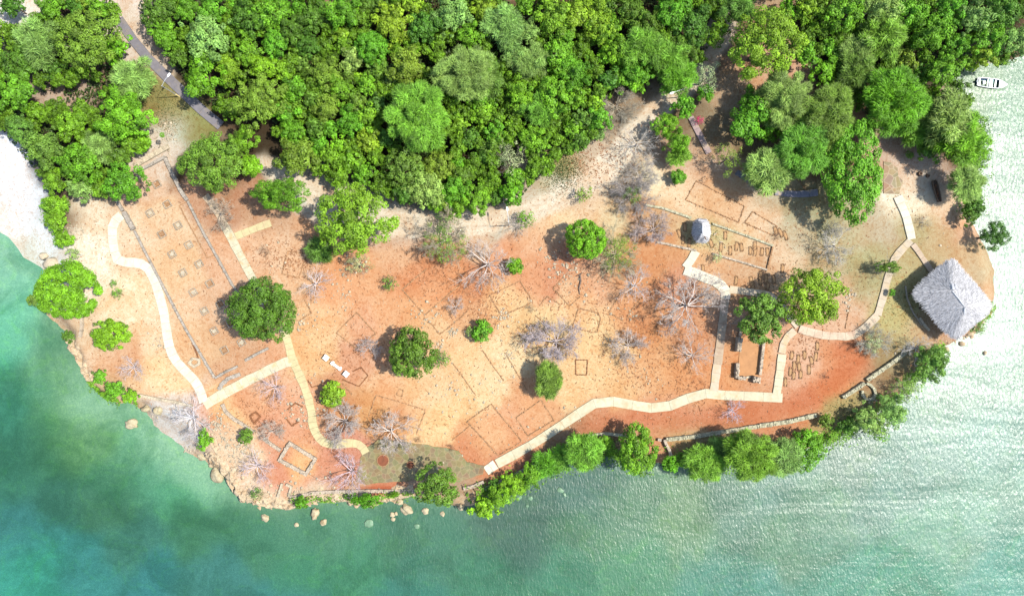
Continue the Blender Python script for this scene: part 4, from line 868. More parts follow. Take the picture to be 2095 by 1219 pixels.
# dry twigs and leaf litter
def litter():
    vs = []; n = 3400; px = rng.uniform(150, 1900, n); py = rng.uniform(380, 960, n)
    cl_ = [(1320,760,60),(1300,690,50),(1400,680,60),(1260,640,60),(1150,600,80),(1000,600,60),(900,540,60),(1420,800,50),(720,720,60),(1100,700,50),(980,640,50),(560,520,40),(700,880,60),(1200,340,50),(1270,310,60),(1400,600,60),(880,560,60),(620,540,40),(540,850,50),(1640,690,60)]
    for cx_, cy_, s in cl_: px = np.concatenate([px, rng.normal(cx_, s*.7, 230)]); py = np.concatenate([py, rng.normal(cy_, s*.5, 230)])
    X, Y, _z = P(px, py); d = sdist(X, Y); k = d > 2.5; X, Y = X[k], Y[k]; Z = gz(X, Y)+0.03; n = len(X)
    a = rng.uniform(0, 6.28, n); L = rng.uniform(.05, .22, n); w_ = rng.uniform(.02, .06, n)
    dx, dy = np.cos(a), np.sin(a); V = []
    for sx, sy, zz in ((-1,-1,0),(1,-1,.04),(1,1,.05),(-1,1,0.01)): V.append(np.stack([X+dx*L*sx-dy*w_*sy, Y+dy*L*sx+dx*w_*sy, Z+zz], 1))
    V = np.stack(V, 1).reshape(-1, 3); F = np.arange(n*4).reshape(-1, 4)
    me = mesh_np('leaf_litter', V, F, mat_plain('dry_leaves', alb(190, 125, 80), tonek=.8, nscale=1), rng.uniform(.5, 1.3, n)); tag(mobj('leaf_litter', me), 'dry brown leaves and twigs strewn over the orange earth', None, None, 'stuff')
litter()

# ------------------------------------------------------------------ vegetation prototypes
def fib_dirs(n, zlo, jit, r):
    i = np.arange(n)+0.5; z = 1-(1-zlo)*i/n; ph = i*2.399963+r.uniform(0, 6)
    z = np.clip(z+r.normal(0, jit, n), zlo, 1); rr = np.sqrt(1-z*z); ph = ph+r.normal(0, jit*2, n)
    return np.stack([np.cos(ph)*rr, np.sin(ph)*rr, z], 1)
def quads(C, D, Wd, ln, wd, taper=1.0):
    """rhombic leaves: centre C, long axis D, side axis Wd"""
    D = D*ln[:, None]; Wd = Wd*wd[:, None]
    V = np.stack([C-D, C+Wd-D*0.1, C+D, C-Wd-D*0.1], 1); return V
def crown_mesh(name, Rm, style, seed, flat=0.72, irr=False):
    r = np.random.default_rng(seed)
    cfg = {'clump': (46, .09, .23, 0.16, 0.10), 'fine': (64, .08, .20, 0.15, 0.085), 'dome': (85, .08, .20, 0.15, 0.085), 'smooth': (150, .09, .15, 0.15, 0.085), 'feather': (46, .15, .28, 0.50, 0.042), 'sparse': (26, .10, .24, 0.13, 0.07)}[style]
    nc, c0, c1, L0, W0 = cfg
    szk = (Rm/4.0); nc = int(nc*min(1.8, max(0.55, szk**0.9))); kk = szk**-0.35
    dirs = fib_dirs(nc, -0.35, 0.13, r); az = np.arctan2(dirs[:, 1], dirs[:, 0])
    ph = r.uniform(0, 6.28, 4); wob = 1+(0.35 if style == 'smooth' else .45 if style == 'dome' else (1 if irr else .5))*(0.13*np.sin(2*az+ph[0])+0.12*np.sin(3*az+ph[1])+0.10*np.sin(5*az+ph[2])+0.07*np.sin(8*az+ph[3]))
    cr = r.uniform(c0, c1, nc)*Rm*kk*(1.1 if style == 'smooth' else 1)
    rad = (r.uniform(0.55, 1.1, nc) if irr else (r.uniform(.84, 1.0, nc) if style == 'dome' else r.uniform(0.74, 1.0, nc))) if style != 'smooth' else r.uniform(0.92, 0.97, nc)
    C = dirs*(Rm-cr*0.85)[:, None]*(rad*wob)[:, None]*np.array([1, 1, flat])
    inner = fib_dirs(max(4, nc//3), -0.2, .2, r)*Rm*0.45*np.array([1, 1, flat]); C = np.concatenate([C, inner]); cr = np.concatenate([cr, r.uniform(c0, c1, len(inner))*Rm*1.2*kk])
    dens = {'clump': 42, 'fine': 44, 'smooth': 40, 'dome': 42, 'feather': 36, 'sparse': 15}[style]
    V = []; T = []
    for c, q in zip(C, cr):
        n = int(dens*(q*q)*4.2)+10
        d = unit(r.normal(size=(n, 3))); d[:, 2] = np.abs(d[:, 2])*np.where(r.random(n) < .82, 1, -1)
        rr = q*(r.uniform(0.6, 1.05, n)**0.6)
        pos = c+d*rr[:, None]*np.array([1, 1, .8]); tone_c = r.uniform(0.62, 1.42)
        out = unit(d+0.4*unit(pos)+np.array([0, 0, .25]))
        if style == 'feather':
            ax = unit(unit(d*np.array([1,1,.4]))+0.5*unit(c*np.array([1,1,.3])+1e-6)+r.normal(0, .75, (n, 3))); sd_ = unit(np.cross(ax, np.array([0, 0, 1])+r.normal(0, .3, (n, 3))))
        else:
            nn = unit(out+r.normal(0, .38, (n, 3))); ax = unit(np.cross(nn, r.normal(size=(n, 3)))); sd_ = np.cross(nn, ax)
        k = r.uniform(.7, 1.3, n); V.append(quads(pos, ax, sd_, L0*k, W0*r.uniform(.8, 1.3, n))); T.append(tone_c*(r.uniform(.55, 1.45, n) if style == 'feather' else r.uniform(.72, 1.28, n)))
    V = np.concatenate(V).reshape(-1, 3); T = np.concatenate(T); F = np.arange(len(V)).reshape(-1, 4)
    return mesh_np(name, V, F, M_leaf, T)
def branch_system(Rm, seed, levels=4, main=9, dens=1.0, up=0.75, trunk_h=1.6, mat=None, name='branches', thick=1.0):
    """returns mesh of radiating bare limbs, each limb curving out and up"""
    r = np.random.default_rng(seed); segs = []
    def limb(p, d, L, rad, lv):
        n = 4 if lv < 2 else 3; q = p; dd = d; pts = [p]; rs = [rad]
        for i in range(n):
            dd = unit(dd+r.normal(0, .17 if lv < 2 else .24, 3)+np.array([0, 0, .05])); q = q+dd*L/n; pts.append(q); rs.append(rad*(1-0.6*(i+1)/n))
        segs.append((pts, rs, lv))
        if lv >= levels: return
        kids = {0: 6, 1: 5, 2: 4, 3: 3}[lv]; kids = max(2, int(round(kids*dens)))
        for k in range(kids):
            t = 0.25+0.75*(k+r.random()*.7)/kids; i = min(n-1, int(t*n)); f = t*n-i; f = min(f, 1)
            b = pts[i]*(1-f)+pts[i+1]*f; ax = unit(pts[i+1]-pts[i]); s = unit(np.cross(ax, r.normal(size=3)))
            nd = unit(ax*0.95+s*r.uniform(.35, .8)+np.array([0, 0, -.08])); limb(b, nd, L*r.uniform(.42, .62), max(rad*(1-0.55*t)*0.60, 0.017), lv+1)
    for k in range(main):
        a = 2*math.pi*(k+r.uniform(-.2, .2))/main; el = r.uniform(.18, .85)*up
        d = unit(np.array([math.cos(a), math.sin(a), el])); limb(np.array([0, 0, trunk_h*r.uniform(.7, 1.1)]), d, Rm*r.uniform(.62, .92), 0.068*thick*(Rm/4)**.7, 0)
    V = []; F = []; T = []; b = 0
    for pts, rs, lv in segs:
        n = 5 if lv == 0 else 3; P_ = np.array(pts); d = unit(np.gradient(P_, axis=0)); a = unit(np.cross(d, np.array([.1, .2, 1]))); c = np.cross(d, a)
        th = np.arange(n)*2*math.pi/n; ring = P_[:, None]+(a[:, None]*np.cos(th)[None, :, None]+c[:, None]*np.sin(th)[None, :, None])*np.array(rs)[:, None, None]
        V.append(ring.reshape(-1, 3)); m = len(pts)
        i = (np.arange(m-1)*n)[:, None]; k = np.arange(n)[None]; kn = (k+1) % n
        f = np.stack([i+k, i+kn, i+n+kn, i+n+k], -1).reshape(-1, 4)+b; F.append(f); T.append(np.full(len(f), [1.0, 1, .95, .85, .8][lv]*r.uniform(.85, 1.12))); b += m*n
    return mesh_np(name, np.concatenate(V), np.concatenate(F), mat or M_twig, np.concatenate(T))
def trunk_mesh(h, r0, seed, crown_r, limbs=6):
    r = random.Random(seed); m = MB(); m.tube([(0,0,-0.3),(0.05,0.03,h*.4),(0.0,0.1,h*.8)], [r0*1.35, r0, r0*.8], 8)
    for k in range(limbs):
        a = 2*math.pi*(k+r.random()*.5)/limbs; e = (math.cos(a)*crown_r*.55, math.sin(a)*crown_r*.55, h+crown_r*r.uniform(.1, .45))
        m.tube([(0,0.08,h*.7),(e[0]*.4, e[1]*.4, h*.95), e], [r0*.55, r0*.38, r0*.12], 5)
    return mesh_np('trunk', m.v, m.f, M_darkbark, m.t)
SIZES = {'s': 1.7, 'm': 3.4, 'l': 5.6}
PROTO = {}
def proto(style, size, v):
    k = (style, size, v)
    if k not in PROTO: PROTO[k] = crown_mesh('crown', SIZES[size], style, irr=(v > 1), seed=v*17+{'clump':1,'fine':2,'smooth':3,'dome':6,'feather':4,'sparse':5}[style]*101+{'s':0,'m':7,'l':13}[size])
    return PROTO[k]
BARE = {}
def bare(kind, v):
    k = (kind, v)
    if k not in BARE:
        a = dict(full=dict(levels=4, main=9, dens=1.0), light=dict(levels=3, main=8, dens=1.0, thick=1.1), inner=dict(levels=3, main=7, dens=.8, thick=.8), dense=dict(levels=4, main=11, dens=1.1, thick=.8))[kind]
        BARE[k] = branch_system(4.0, 900+v*31+len(kind), **a)
    return BARE[k]
TRK = {s: [trunk_mesh(2.6 if s != 's' else 1.0, 0.09 if s == 's' else (0.22 if s == 'm' else .34), i*5+3, SIZES[s]) for i in range(2)] for s in SIZES}
BTRK = []
for i in range(2):
    m = MB(); m.tube([(0,0,-.3),(0.02,0.03,.8),(0,0,1.9)], [.26,.19,.13], 8); BTRK.append(mesh_np('trunk', m.v, m.f, M_bark, m.t))
COL = {'B': (106,160,36), 'Y': (146,188,48), 'O': (112,146,46), 'D': (86,128,38), 'G': (136,172,84), 'L': (132,190,38), 'M': (128,184,58), 'W': (172,184,130), 'V': (112,174,34), 'K': (104,142,52)}
CN = {'B': 'green', 'Y': 'yellow green', 'O': 'olive', 'D': 'dark green', 'G': 'grey green', 'L': 'lime green', 'M': 'mint green', 'W': 'pale whitish green', 'V': 'vivid green', 'K': 'dull green'}
SN = {'clump': 'clumpy', 'fine': 'fine leaved', 'smooth': 'domed', 'dome': 'domed', 'feather': 'feathery', 'sparse': 'thin leaved'}
tree_n = 0
def leafcol(c, j=0.10):
    r_, g, b = COL[c]; k = random.uniform(1-j, 1+j)*(1.55 if c in 'LVYM' else 1.9); h = random.uniform(-10, 10)
    a = alb(min(255, r_+h), min(255, g+h*.3), b); return (a[0]*k, a[1]*k, a[2]*k, 1)
def tree(px, py, rpx, style, col, label=None, group=None, ry=None, hk=1.0, low=False, cat='tree', name='tree', inner=False, irr=0):
    """rpx: crown radius in photo pixels"""
    global tree_n; tree_n += 1
    rm = rpx/S; ch_ = (0.6+rm*0.62)*hk if low else (1.3+rm*0.85)*hk
    ch_ = min(ch_, 7.0); x, y, _ = P(px, py, ch_); k = (H-ch_)/H; rm *= k; g = gz1(x, y)
    size = 's' if rm < 2.3 else ('m' if rm < 4.5 else 'l'); sc_ = rm/SIZES[size]*1.03
    t = empty(name, (x, y, g), 0); t['px'] = 0; del t['px']
    if cat == 'bush' and rpx > 16: irr = 2
    c = mobj('crown', proto(style, size, tree_n % 2+irr), t, (0, 0, ch_-g), random.uniform(0, 6.28))
    if ry: c.rotation_euler = (0, 0, 0)
    c.scale = (sc_, sc_*(ry/rpx if ry else 1), sc_*(0.9 if low else 1.0)); c.color = leafcol(col)
    tr = mobj('trunk', TRK[size][tree_n % 2], t, (0, 0, 0), random.uniform(0, 6)); hs = max(0.2, (ch_-g)/(2.6 if size != 's' else 1.0)*0.8); tr.scale = (sc_*.9, sc_*.9, hs)
    if inner:
        b = mobj('bare_branches', bare('inner', tree_n % 2), t, (0, 0, (ch_-g)*.35), random.uniform(0, 6)); b.scale = (rm/4*1.0,)*3; b.color = alb(215, 205, 185)
    if label: tag(t, label, cat, group)
    return t
def bare_tree(px, py, rpx, label, kind='full', tint=(222,205,208), leaf=None, hk=1.0, group='leafless trees among the ruins', cat='tree', lk=0.9):
    global tree_n; tree_n += 1
    rm = rpx/S; hh = rm*0.55*hk; x, y, _ = P(px, py, hh+.5); g = gz1(x, y); t = empty('bare_tree', (x, y, g)); s = rm/4.25
    b = mobj('branches', bare(kind, tree_n % 3), t, (0, 0, 0), random.uniform(0, 6.28)); b.scale = (s, s, s*hk); b.color = alb(*tint, 1.6)
    tr = mobj('trunk', BTRK[tree_n % 2], t); tr.scale = (s, s, s*hk)
    if leaf:
        size = 's' if rm < 2.3 else ('m' if rm < 4.5 else 'l')
        c = mobj('crown', proto('sparse', size, tree_n % 2), t, (0, 0, rm*.6), 1.0); c.scale = (rm/SIZES[size]*lk,)*2+(rm/SIZES[size]*.7,); c.color = leafcol(leaf)
    tag(t, label, cat, group); return t
exec_later = []
# ------------------------------------------------------------------ trees that stand alone, each with its own label
TG = 'leafy trees on the headland'; SG = 'shore bushes and trees'
tree(538,635,71,'dome','D','biggest round dark green tree shading the columned hall end',TG)
tree(140,595,64,'smooth','L','bright green round tree at western water edge',SG,low=True)
tree(228,686,42,'dome','L','green tree right of rocks below the bright round shore tree',TG,ry=34,low=True)
tree(842,722,50,'dome','D','dark green tree in the middle of the ruins',TG,ry=58)
tree(905,736,19,'sparse','K','small greyish shrub touching right side of middle dark tree',TG,low=True,inner=True,name='shrub',cat='shrub')
tree(1198,490,43,'smooth','L','smooth bright green round tree left of olive bare tree',TG)
tree(1053,544,20,'clump','V','small vivid green tree right of the lilac bare tree',TG,low=True)
tree(986,677,24,'fine','B','small two toned green shrub in middle of the ruins',TG,ry=26,low=True,name='shrub',cat='shrub'); tree(961,677,11,'sparse','G','tiny pale shrub attached left of the two toned shrub',TG,low=True,name='shrub',cat='shrub')
tree(797,580,18,'sparse','K','small grey green shrub below pale tree near the dirt road',TG,low=True,inner=True,name='shrub',cat='shrub')
tree(680,806,28,'dome','Y','small yellow green tree right of the yellow path',TG,low=True)
tree(1122,776,30,'feather','K','dark feathery tree touching below the spiky bare tree',TG,ry=42,inner=True)
tree(503,893,17,'fine','O','small olive shrub beside the curving wall',TG,low=True,name='shrub',cat='shrub')
tree(1660,607,66,'clump','Y','big spiky yellow green tree right of lower graves',TG,ry=70)
tree(1556,652,54,'dome','K','dull green tree with bare twigs above the roofless ruin',TG,inner=True)
tree(1303,920,40,'dome','B','tall green tree on shore at the sea wall break',SG,ry=60,inner=True)
tree(895,992,52,'fine','O','olive tree on southern shore beside flagstone paving',SG,ry=46)
tree(1195,922,42,'feather','M','mint feathery tree over water left of tall shore tree',SG)
tree(750,1023,32,'clump','V','vivid green bush on ledge, larger one below low sea wall',SG,ry=17,low=True,name='bush',cat='bush')
tree(617,1028,15,'clump','V','vivid green bush on ledge left of the larger one',SG,low=True,name='bush',cat='bush')
tree(806,1011,13,'fine','V','small flat green bush right of larger ledge bush',SG,ry=6,low=True,name='bush',cat='bush')
for i, (a, b, c, s, k) in enumerate([(990,1038,26,'clump','L'),(1022,1016,30,'fine','B'),(1052,992,30,'fine','L'),(1085,972,30,'fine','B'),(1118,950,28,'feather','B'),(1010,995,16,'fine','D'),(1148,935,24,'feather','M')]):
    tree(a, b, c, s, k, '%s %s bush in shoreline hedge below cream path, %s from left' % (CN[k], SN[s], ordn[sorted([990,1022,1052,1085,1118,1010,1148]).index(a)]), 'hedge bushes along the southern shore', low=True, name='bush', cat='bush')
tree(1372,950,24,'clump','V','vivid green low bush right of tall shore tree',SG,ry=18,low=True,name='bush',cat='bush')
tree(1240,905,18,'fine','B','green bush between mint tree and sea wall break',SG,low=True,name='bush',cat='bush')
tree(1440,946,44,'feather','M','leftmost mint feathery tree below long straight sea wall',SG,low=True,ry=40); tree(1472,918,30,'feather','G','grey green feathery tree against the long sea wall',SG,low=True)
tree(1535,930,58,'feather','M','widest mint feathery tree below long sea wall',SG,ry=52); tree(1600,932,42,'feather','G','grey green feathery tree right of the widest mint one',SG)
tree(1645,922,44,'fine','B','mid green fine leaved tree below end of sea wall',SG,low=True); tree(1660,895,22,'fine','L','lime bush at end of wide sea wall',SG,low=True,name='bush',cat='bush')
tree(1690,860,16,'fine','O','olive scrub right of sea wall end',SG,low=True,name='bush',cat='bush')
tree(1775,858,38,'fine','G','bush hugging the foot of the horseshoe kiln',SG,low=True,ry=34,name='bush',cat='bush'); tree(1822,838,38,'fine','G','grey green leafy bush overhanging water right of the kiln',SG,low=True,name='bush',cat='bush')
tree(1800,885,24,'sparse','B','thin green bush on water lowest below the kiln',SG,low=True,name='bush',cat='bush'); tree(1853,795,30,'sparse','G','whitish twiggy bush between kiln bushes and right bush',SG,low=True,inner=True,name='bush',cat='bush')
tree(1905,740,42,'fine','K','dull green bush on shore below the big thatched roof',SG,low=True,name='bush',cat='bush'); tree(1735,872,20,'fine','D','dark bush left of the grey green kiln bush',SG,low=True,name='bush',cat='bush')
tree(1995,665,26,'sparse','G','thin pale bush over water right of big thatched roof',SG,low=True,name='bush',cat='bush')
tree(1815,546,30,'fine','K','dark wind bent shrub across the path left of big roof',TG,ry=14,low=True,inner=True,name='shrub',cat='shrub')
tree(1825,598,8,'fine','B','tiny green tuft beside path left of big roof',TG,low=True,name='shrub',cat='shrub')
tree(2033,483,32,'fine','D','dark thin leaved tree leaning over water above big roof',SG,low=True,inner=True)
tree(240,600,13,'sparse','B','lower of two tiny shrubs right of bright shore tree',TG,low=True,name='shrub',cat='shrub'); tree(232,580,9,'sparse','B','upper of two tiny shrubs right of bright shore tree',TG,low=True,name='shrub',cat='shrub')
tree(205,770,17,'fine','B','uppermost of three green bushes on rocks at western cliff',SG,low=True,name='bush',cat='bush'); tree(235,797,21,'fine','B','middle of three green bushes on rocks at western cliff',SG,low=True,name='bush',cat='bush'); tree(268,810,18,'fine','L','rightmost of three green bushes on rocks at western cliff',SG,low=True,name='bush',cat='bush')
tree(140,688,14,'fine','D','dark bush on rock west of the rough wall',SG,low=True,name='bush',cat='bush'); tree(70,612,16,'fine','K','dark bush in water left of the bright round tree',SG,low=True,name='bush',cat='bush')
tree(418,900,17,'fine','V','vivid green bush at cliff foot beside the sand cove',SG,ry=22,low=True,name='bush',cat='bush')
tree(525,1010,16,'sparse','K','dull green scrub on top of the southern ledge',SG,low=True,name='bush',cat='bush'); tree(1468,527,12,'sparse','W','pale twiggy shrub beside head of white path',TG,low=True,inner=True,name='shrub',cat='shrub')
tree(1075,448,22,'sparse','B','small green shrub beside lamp at dirt road bend',TG,low=True,inner=True,name='shrub',cat='shrub'); tree(1195,398,20,'sparse','O','olive scrub patch in middle of dirt road fork',TG,low=True,name='shrub',cat='shrub')
tree(735,541,30,'sparse','W','pale twiggy shrub below the large yellow green roadside tree',TG,ry=22,low=True,inner=True,name='shrub',cat='shrub'); tree(655,512,28,'feather','K','dark shrub at lower left of large yellow green roadside tree',TG,low=True,inner=True,name='shrub',cat='shrub')
t = tree(1430,247,11,'sparse','V','magenta flowering bush at top of short pinkish path',TG,low=True,name='flowering_bush',cat='bush')
for c in t.children:
    if c.name.startswith('crown'): c.color = (0.40, 0.03, 0.12, 1)
tree(1861,317,9,'fine','K','small bluish bush on sand under right forest edge',TG,low=True,name='shrub',cat='shrub')
# bare trees
PKT = (230,216,204)
bare_tree(912,490,64,'half leafless tan tree with olive tufts beside dirt road','full',(205,190,160),'O',lk=.85)
bare_tree(998,540,60,'widest lilac leafless tree left of small vivid green tree','light',PKT)
bare_tree(642,580,36,'whitish leafless tree right of the biggest round tree','light',(236,226,224))
bare_tree(932,628,22,'small lilac leafless tree in upper middle ruins','full',PKT); bare_tree(752,712,26,'greyish leafless tree left of middle dark green tree','full',(210,200,195))
bare_tree(702,865,48,'dense lilac leafless tree right of the yellow path','dense',PKT); bare_tree(798,885,52,'lilac leafless tree above the larger round pit','full',PKT)
bare_tree(717,967,46,'pinkish leafless tree at left end of flagstone paving','light',(236,212,216)); bare_tree(560,793,34,'pinkish leafless tree in fork of cream and yellow paths','light',(232,212,214))
bare_tree(522,957,40,'white limbed leafless tree left of thick stone rectangle','light',(238,220,220)); bare_tree(550,885,28,'pale leafless tree above the thick stone rectangle','full',(220,208,190))
bare_tree(268,752,28,'small white leafless tree left of the long white path','light',(232,220,222)); bare_tree(388,858,46,'whitish leafless tree leaning over the sand cove','light',(238,232,232))
bare_tree(448,435,34,'tan twiggy tree at upper end of the hall side path','full',(214,196,172)); bare_tree(1137,700,58,'spiky grey leafless tree in centre right of ruins','dense',(218,204,204))
bare_tree(1287,708,36,'low lilac leafless tree alone on pale earth','dense',PKT); bare_tree(1410,625,72,'largest lilac leafless tree left of the upright path','full',PKT)
bare_tree(1420,728,42,'lilac leafless tree below the largest one','light',PKT); bare_tree(1302,583,42,'white tipped leafless tree below the olive bare tree','light',(232,222,216))
bare_tree(1262,520,58,'olive tinted leafless tree right of smooth bright tree','full',(208,198,160),'O',lk=.8); bare_tree(1338,470,42,'pinkish leafless tree left of the small thatched hut','dense',(222,204,196))
bare_tree(1295,400,44,'dense grey thicket beside the fork of dirt road','dense',(196,186,178),'K',lk=.5,cat='tree'); bare_tree(1312,362,40,'pale dead tree just above the dense grey thicket','dense',(212,202,190))
bare_tree(1305,292,44,'whitish dead tree in the dirt road fork','light',(222,214,200)); bare_tree(1262,215,46,'dead branching tree at lower right forest edge','dense',(200,190,165))
bare_tree(1240,250,36,'tan dead tree under the right forest edge','full',(195,185,155)); bare_tree(1060,462,26,'small leafless shrub below lamp at dirt road bend','light',(220,205,190))
bare_tree(1503,842,28,'small white lilac leafless tree below the lower cream path','light',(236,222,232)); bare_tree(1712,502,42,'pale grey leafless tree on grass below largest clumpy tree','full',(222,216,202))
bare_tree(1893,455,15,'tiny grey leafless shrub on sand near right shore','light',(190,180,165)); bare_tree(1790,700,34,'pale leafless bush with greyish leaves below curved path','dense',(214,210,190),'W',lk=.7)
bare_tree(1880,712,34,'white limbed dead tree above the right shore bush','light',(224,220,214)); bare_tree(540,515,14,'tiny leafless shrub in enclosure beside the yellow path stub','light',(190,160,130))
bare_tree(1086,630,10,'tiny dark dead shrub at corner of stone rectangle','light',(150,125,110)); bare_tree(1690,770,8,'tiny dead shrub on the reddest earth near kiln','light',(110,85,70)); bare_tree(1593,482,10,'tiny dead shrub at tip of uphill rectangle','light',(150,125,105))
bare_tree(855,900,9,'tiny dead shrub at upper edge of flagstone paving','light',(130,95,70)); bare_tree(923,916,9,'tiny dead shrub right of its twin at the paving edge','light',(130,95,70)); bare_tree(1260,610,14,'small dark twiggy shrub under white tipped bare tree','light',(160,135,110))
# fallen branch beside the stone outline
m = MB(); pw = [G(x, y, .15) for x, y in ((1186,562),(1188,575),(1184,590),(1186,602))]; o0 = Vector(pw[0])
m.tube([Vector(p)-o0 for p in pw], [.16,.14,.1,.05], 6); m.tube([Vector(pw[0])-o0, Vector(G(1180,565,.4))-o0], [.1,.04], 5); m.tube([Vector(pw[0])-o0, Vector(G(1192,558,.4))-o0], [.1,.03], 5)
tag(m.build('fallen_branch', M_bark, loc=o0), 'thick pale fallen branch lying right of the bent stone line', 'branch')

# ------------------------------------------------------------------ the woods: traced crowns, then smaller crowns where gaps remain
F_ = 'fine'; K_ = 'clump'; E_ = 'feather'; Q_ = 'smooth'; A_ = 'sparse'
WOOD = [
 (180,82,68,F_,'O'),(85,90,48,E_,'G'),(105,18,32,F_,'B'),(25,12,28,F_,'D'),(45,130,42,K_,'D'),(240,98,28,K_,'V'),(108,140,25,F_,'D'),(35,190,46,K_,'B'),(272,165,46,E_,'G'),(257,240,58,K_,'L'),(292,292,24,K_,'L'),
 (152,256,37,K_,'B'),(72,228,24,K_,'B'),(40,262,34,F_,'K'),(95,305,46,F_,'K'),(165,335,46,F_,'B'),(205,300,36,E_,'G'),(245,322,28,F_,'D'),(258,375,46,F_,'B'),(115,368,30,K_,'B'),(165,385,28,F_,'G'),(118,420,26,F_,'B'),(114,455,22,F_,'B'),(132,490,20,F_,'B'),(150,518,15,A_,'G'),(205,20,26,F_,'B'),(150,8,22,F_,'D'),
 (425,80,54,F_,'G'),(338,72,34,K_,'B'),(330,25,40,K_,'D'),(365,118,22,K_,'D'),(416,160,48,K_,'V'),(470,140,32,F_,'Y'),(505,108,38,F_,'B'),(510,40,40,K_,'D'),(440,12,38,K_,'B'),(385,20,30,F_,'B'),(530,208,58,F_,'O'),
 (435,335,66,F_,'O'),(500,288,30,K_,'B'),(515,340,26,K_,'L'),(575,398,60,F_,'B'),(608,325,48,F_,'O'),(480,300,30,F_,'O'),(724,450,82,F_,'Y'),
 (560,28,44,F_,'B'),(600,62,34,K_,'D'),(645,35,34,K_,'D'),(700,25,42,F_,'B'),(755,10,30,K_,'D'),(800,48,42,K_,'Y'),(842,10,28,K_,'Y'),(702,72,26,K_,'Y'),(545,140,36,K_,'L'),(582,148,22,K_,'B'),(562,88,32,F_,'B'),(632,92,30,K_,'D'),(618,132,25,K_,'K'),
 (665,150,38,F_,'O'),(762,100,36,Q_,'B'),(722,122,28,K_,'G'),(772,140,28,F_,'O'),(832,140,45,F_,'O'),(732,160,15,K_,'L'),(800,158,22,F_,'G'),(700,185,32,K_,'B'),(605,182,28,K_,'B'),(638,205,24,K_,'D'),(668,222,34,F_,'O'),(730,212,26,F_,'O'),(600,268,30,K_,'B'),(645,262,26,K_,'D'),
 (718,248,32,K_,'B'),(750,240,25,K_,'B'),(755,290,28,K_,'Y'),(690,300,20,K_,'L'),(655,300,24,K_,'B'),(720,330,28,K_,'B'),(745,357,26,F_,'B'),(788,284,26,K_,'D'),(855,240,70,E_,'M'),(952,152,60,E_,'G'),(992,170,38,E_,'K'),(870,58,38,K_,'D'),(925,32,44,F_,'G'),(962,72,34,F_,'B'),(992,20,34,K_,'Y'),(1035,60,46,E_,'G'),
 (1050,112,34,F_,'G'),(940,256,22,K_,'Y'),(985,232,28,K_,'B'),(962,282,24,F_,'D'),(1002,212,22,K_,'B'),(1012,270,26,F_,'B'),(832,345,46,F_,'K'),(898,340,34,F_,'O'),(936,335,20,K_,'V'),(990,320,18,K_,'D'),(1046,325,38,A_,'W'),(870,388,42,F_,'G'),(830,395,28,K_,'D'),(930,392,34,K_,'B'),(975,408,34,K_,'B'),(1048,395,28,K_,'V'),(890,412,24,K_,'B'),(1012,404,18,F_,'D'),
 (1135,42,46,K_,'Y'),(1185,25,42,K_,'Y'),(1226,48,40,K_,'Y'),(1145,112,44,K_,'B'),(1172,150,42,F_,'B'),(1082,130,38,E_,'G'),(1065,190,38,F_,'B'),(1130,195,46,F_,'B'),(1078,65,30,F_,'G'),(1072,12,26,K_,'B'),(1290,20,36,K_,'D'),(1375,25,44,F_,'B'),(1332,52,34,K_,'D'),(1420,55,42,K_,'D'),(1270,105,36,K_,'B'),(1320,100,46,E_,'M'),(1368,122,40,E_,'M'),
 (1300,148,34,F_,'B'),(1405,95,36,F_,'D'),(1382,160,40,E_,'B'),(1235,118,18,K_,'L'),(1272,160,26,K_,'B'),(1302,172,22,K_,'L'),(1215,212,22,K_,'L'),(1226,242,28,F_,'B'),(1180,205,26,F_,'B'),(1105,228,36,E_,'M'),(1090,285,36,F_,'B'),(1245,60,30,K_,'B'),(1225,272,18,F_,'G'),
 (1400,217,26,K_,'B'),(1445,158,30,A_,'W'),(1442,190,20,K_,'V'),(1363,255,30,F_,'V'),(1386,290,30,F_,'V'),(1388,318,22,E_,'M'),(1388,362,18,K_,'B'),(1564,92,80,F_,'Y'),(1512,14,38,E_,'K'),(1490,325,32,A_,'O'),
 (1612,20,24,K_,'V'),(1652,12,26,F_,'Y'),(1695,98,22,K_,'B'),(1688,150,32,K_,'L'),(1648,112,28,F_,'B'),(1730,28,46,F_,'B'),(1802,25,46,F_,'G'),(1862,30,42,F_,'B'),(1805,75,50,E_,'M'),(1755,115,38,E_,'G'),(1902,70,46,F_,'B'),(1945,20,38,F_,'B'),(1992,38,42,F_,'G'),(2050,25,46,F_,'D'),(2075,85,38,F_,'G'),(2022,82,42,F_,'B'),(2008,116,28,F_,'Y'),(1958,92,32,F_,'B'),
 (1825,212,70,E_,'V'),(1745,152,42,E_,'K'),(1852,122,28,F_,'O'),(1925,148,42,F_,'B'),(1955,182,24,F_,'D'),(1938,248,56,E_,'G'),(1962,292,54,E_,'L'),(1882,240,30,E_,'K'),(1868,275,26,E_,'M'),(1897,306,26,K_,'D'),(1975,375,38,E_,'G'),(1993,425,24,F_,'D'),(1982,445,18,F_,'D'),
 (1532,250,50,K_,'B'),(1602,202,57,E_,'G'),(1690,242,63,E_,'K'),(1638,308,61,E_,'M'),(1568,350,50,E_,'G'),(1545,205,34,F_,'V'),(1580,262,30,F_,'V'),(1742,352,66,'dome','B')]
cover = [(a, b, c) for a, b, c, _, _ in WOOD]
wood_polys = [[(0,0),(70,0),(75,15),(60,60),(0,80)]]
